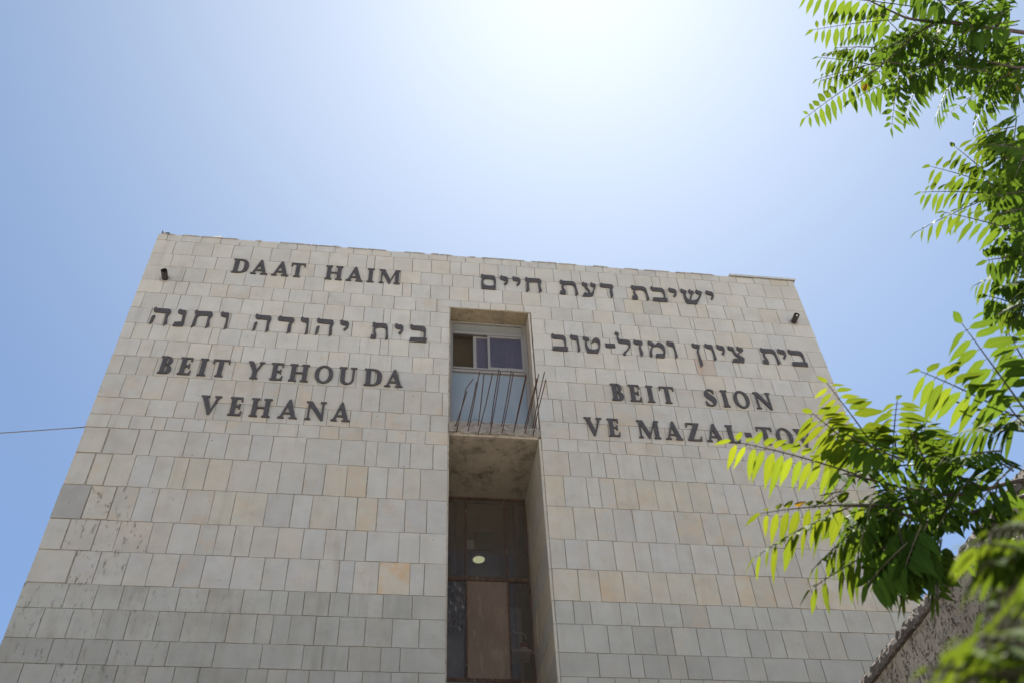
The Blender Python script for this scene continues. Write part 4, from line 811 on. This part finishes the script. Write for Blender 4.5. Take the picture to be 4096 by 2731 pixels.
UP_LEAVES = [  # base x, y, tip x, y, distance, pairs, leaflet length
 ('u', 960, 590, 270, 1060, 5.7, 11, .10), ('u', 1120, 175, 345, 270, 5.75, 11, .105), ('u', 960, 600, 385, 515, 5.7, 10, .09), ('u', 800, 600, 380, 715, 5.65, 7, .085), ('u', 1230, 60, 240, -40, 5.8, 12, .125),
 ('u', 1120, 610, 1045, 1150, 5.75, 8, .09), ('u', 1330, 600, 1170, 1080, 5.8, 8, .10), ('u', 1610, 680, 1440, 1050, 5.8, 7, .095), ('u', 2170, 620, 1720, 930, 5.85, 8, .11), ('u', 1850, 200, 2010, -40, 6.0, 6, .10),
 ('u', 1340, 600, 680, 900, 5.8, 10, .11), ('u', 900, 430, 560, 430, 5.8, 8, .09), ('u', 1250, 330, 800, 520, 5.85, 9, .10), ('u', 2000, 700, 1780, 1150, 5.9, 8, .10), ('u', 2170, 610, 1640, 500, 5.9, 9, .10), ('u', 2170, 610, 1990, 330, 5.9, 7, .09),
 ('u', 1650, 490, 1150, 720, 5.85, 10, .12), ('u', 1500, 190, 1080, 420, 5.9, 9, .11), ('u', 1500, 180, 1390, 430, 5.9, 7, .11), ('u', 2231, 640, 2120, 900, 5.9, 8, .11),
 ('m', 1235, 430, 905, 150, 5.3, 8, .105), ('m', 1235, 440, 735, 290, 5.3, 8, .105), ('m', 1160, 480, 670, 470, 5.25, 9, .095), ('m', 1200, 490, 640, 745, 5.25, 7, .095), ('m', 1387, 350, 1160, 560, 5.2, 6, .10), ('m', 1400, 760, 830, 610, 4.2, 8, .095), ('m', 1440, 960, 1040, 1120, 4.3, 7, .09), ('m', 1440, 700, 1230, 960, 4.2, 7, .09), ('m', 1460, 1230, 1200, 1330, 4.0, 7, .09), ('m', 1480, 1100, 1290, 1230, 4.1, 6, .09), ('m', 1440, 850, 1330, 1090, 4.3, 7, .09),
 ('m', 1240, 250, 1120, 20, 5.5, 7, .10), ('m', 1250, 120, 1050, 180, 5.5, 7, .10), ('m', 1387, 100, 1200, 190, 5.4, 7, .10), ('m', 1300, 420, 1240, 640, 5.2, 6, .095)]
for vw, bx, by, tx, ty, d, n, L in UP_LEAVES:
    s = seen(vw); fa.compound(s(bx, by, d+.12), s(tx, ty, d-.08), n, L, rt, droop=.42, young=.35 if tx < 500 or vw == 'm' else .1)
for k in range(52):                           # the dense middle of the crown
    bx = rt.uniform(1050, 2400); by = rt.uniform(-120, 1080)
    if by > 560 + (bx-1050)*.45: continue
    a = rt.gauss(math.radians(205), .9); ln = rt.uniform(380, 760); d = rt.uniform(5.6, 6.5)
    tx, ty = bx+ln*math.cos(a), by-ln*math.sin(a)
    if tx < 780 or ty > 980 + (tx-800)*.12: continue
    fa.compound(u(bx, by, d), u(tx, ty, d+rt.uniform(-.25, .25)), rt.randint(6, 8), rt.uniform(.08, .10), rt, droop=rt.uniform(.1, .6), young=.05, wild=.5, wr=rt.uniform(.15, .21))
for k in range(34):                           # down the right edge of the picture
    bx = rt.uniform(1230, 1560); by = rt.uniform(-40, 800); a = rt.gauss(math.radians(215), .8); ln = rt.uniform(230, 420)
    tx, ty = bx+ln*math.cos(a), by-ln*math.sin(a)
    if tx < 1050 or (ty > 560 and tx < 1180): continue
    d = rt.uniform(4.7, 5.5); fa.compound(m_(bx, by, d), m_(tx, ty, d+rt.uniform(-.2, .2)), rt.randint(5, 7), rt.uniform(.08, .105), rt, droop=rt.uniform(.15, .6), young=.15, wild=.5, wr=rt.uniform(.17, .22))
for k in range(9):                           # loose sprays between the two crowns, along the right edge
    bx = rt.uniform(1330, 1500); by = rt.uniform(560, 1300); a = rt.gauss(math.radians(205), .5); ln = rt.uniform(200, 330); d = rt.uniform(4.0, 4.6)
    fa.compound(m_(bx, by, d), m_(bx+ln*math.cos(a), by-ln*math.sin(a), d), rt.randint(6, 8), rt.uniform(.07, .085), rt, droop=rt.uniform(.3, .6), young=.1, wild=.4, wr=rt.uniform(.15, .19))
for (x, y, d) in ((1000, 130, 5.8), (700, 440, 5.75), (680, 660, 5.75), (2120, 560, 5.9)): fa.panicle(u(x, y, d), Vector((-.6, .1, -.2)), .3, rt)
fa.build(ta)

# the lower tree: its shoots come over the wall and reach in front of the facade
tb = place(empty('tree', 'bushy tree reaching over the boundary wall, its sunlit leaves covering the end of MAZAL-TOV', 'tree'), (3.35, 1.9, 0))
limb(tb, 'trunk', [(3.35, 1.9, 0), (3.3, 1.95, 1.6), (3.35, 1.9, 3.0), (3.25, 2.0, 4.1)], (.11, .05))
n_, l_ = seen('n'), seen('l')
tpb = (3.25, 2.0, 4.1)
limb(tb, 'branch', [tpb, n_(2500, 1080, 3.9), n_(2258, 1075, 3.75), n_(1990, 1140, 3.65), n_(1700, 1180, 3.55), n_(1300, 1100, 3.45), n_(1000, 1030, 3.4)], (.0125, .003))
limb(tb, 'branch', [(3.3, 1.95, 3.7), n_(2500, 1120, 3.75), n_(2258, 1190, 3.6), n_(2000, 1270, 3.5), n_(1600, 1370, 3.4), n_(1300, 1270, 3.3), n_(1000, 1260, 3.3)], (.010, .003))
limb(tb, 'branch', [tpb, n_(2500, 700, 3.7), n_(2258, 635, 3.5), n_(2000, 600, 3.4), n_(1750, 520, 3.3)], (.007, .0025))
limb(tb, 'branch', [n_(1990, 1140, 3.65), n_(1600, 960, 3.5), n_(1380, 880, 3.45), n_(1370, 760, 3.4)], (.006, .0025))
limb(tb, 'branch', [n_(1600, 1370, 3.4), l_(1500, 500, 3.3), l_(1300, 640, 3.25), l_(1650, 800, 3.25)], (.006, .0025))
fb = Foliage()
LOW_LEAVES = [
 ('n', 2300, 640, 1825, -10, 3.2, 8, .125), ('n', 2150, 610, 1535, 320, 3.2, 8, .115), ('n', 1300, 960, 882, 400, 3.35, 11, .10), ('n', 1340, 990, 1375, 520, 3.4, 10, .095), ('n', 1150, 1060, 215, 805, 3.25, 12, .105),
 ('n', 1300, 1250, 420, 1310, 3.2, 10, .105), ('n', 1180, 960, 780, 610, 3.3, 9, .11), ('l', 1080, 230, 400, 590, 3.15, 10, .10), ('l', 1300, 270, 830, 670, 3.15, 9, .095), ('l', 1420, 480, 800, 830, 3.1, 8, .105),
 ('n', 2100, 690, 1760, 760, 3.45, 7, .115), ('n', 2258, 640, 2040, 760, 3.4, 6, .12), ('n', 1500, 940, 1560, 680, 3.45, 7, .10), ('n', 2050, 1060, 1730, 1110, 3.6, 8, .10), ('n', 1330, 930, 950, 720, 3.4, 8, .105), ('l', 1600, 520, 1480, 920, 3.2, 8, .085), ('l', 1750, 480, 1720, 900, 3.2, 8, .09), ('n', 2258, 700, 2100, 500, 3.4, 6, .115), ('n', 2320, 350, 2150, 60, 3.3, 6, .12)]
for vw, bx, by, tx, ty, d, n, L in LOW_LEAVES:
    s = seen(vw); young = 1.0 if (vw, tx) in (('n', 215), ('n', 882), ('n', 420), ('n', 780), ('l', 400)) else (.55 if tx < 1600 else .2)
    fb.compound(s(bx, by, d+.10), s(tx, ty, d-.06), n, L, rt, droop=.5, young=young)
for k in range(46):                           # the shaded inside
    bx = rt.uniform(1100, 2300); by = rt.uniform(820, 1480); a = rt.gauss(math.radians(200), .95); ln = rt.uniform(260, 560); d = rt.uniform(3.15, 3.8)
    tx, ty = bx+ln*math.cos(a), by-ln*math.sin(a)
    if tx < 840 or ty < 690 or ty < 1400-tx*.62: continue
    if ty > 1560 + (tx-1000)*.35: continue
    fb.compound(n_(bx, by, d), n_(tx, ty, d+rt.uniform(-.2, .2)), rt.randint(6, 8), rt.uniform(.065, .085), rt, droop=rt.uniform(.25, .7), young=.12, wild=.5, wr=rt.uniform(.14, .19))
for k in range(20):                           # dark lower skirt in front of the wall top
    bx = rt.uniform(1250, 1900); by = rt.uniform(150, 560); a = rt.gauss(math.radians(250), .5); ln = rt.uniform(220, 430); d = rt.uniform(3.0, 3.4)
    tx, ty = bx+ln*math.cos(a), by-ln*math.sin(a)
    if ty > 960 or tx < 1050: continue
    fb.compound(l_(bx, by, d), l_(tx, ty, d-.05), rt.randint(5, 7), rt.uniform(.075, .095), rt, droop=.6, young=.05, wild=.4, wr=.18)
for (x, y, d) in ((950, 1220, 3.3), (1010, 1150, 3.3), (2100, 560, 3.45)): fb.panicle(n_(x, y, d), Vector((-.6, .1, -.1)), .14, rt)
fb.build(tb)

# a sapling close to the camera, out of focus
tc = place(empty('sapling', 'blurred green sapling close to the camera in front of the boundary wall', 'sapling'), (.98, .62, 0))
limb(tc, 'trunk', [(.98, .62, 0), (.96, .63, .9), (.93, .64, 1.7), (.90, .66, 2.1), l_(2750, 640, 1.0)], (.016, .005))
limb(tc, 'branch', [(.95, .635, 1.4), l_(2650, 1480, .85), l_(2450, 1420, .82)], (.005, .002))
fc = Foliage()
for vw, bx, by, tx, ty, d, n, L in [('l', 2750, 640, 2010, 480, .95, 7, .05), ('l', 2700, 720, 2190, 850, .95, 6, .048), ('l', 2600, 560, 2030, 650, .95, 6, .048), ('l', 2560, 400, 2090, 410, .95, 6, .05), ('l', 2480, 1400, 1900, 1500, .72, 5, .04), ('l', 2560, 1330, 2060, 1260, .72, 5, .04), ('l', 2650, 1500, 2250, 1560, .72, 5, .04), ('l', 2600, 1180, 2130, 1090, .8, 6, .042), ('l', 2560, 980, 2200, 1010, .85, 6, .045), ('l', 2300, 1480, 1650, 1400, .72, 6, .04), ('l', 2450, 1250, 1880, 1180, .75, 6, .04), ('l', 2400, 760, 2060, 1000, .92, 6, .046)]:
    s = seen(vw); fc.compound(s(bx, by, d+.03), s(tx, ty, d-.02), n, L, rt, droop=.4, young=.45, wild=.4, dim=.78, wr=.14)  # dim lowers the leaf colour to paint the partial shade here
fc.build(tc)
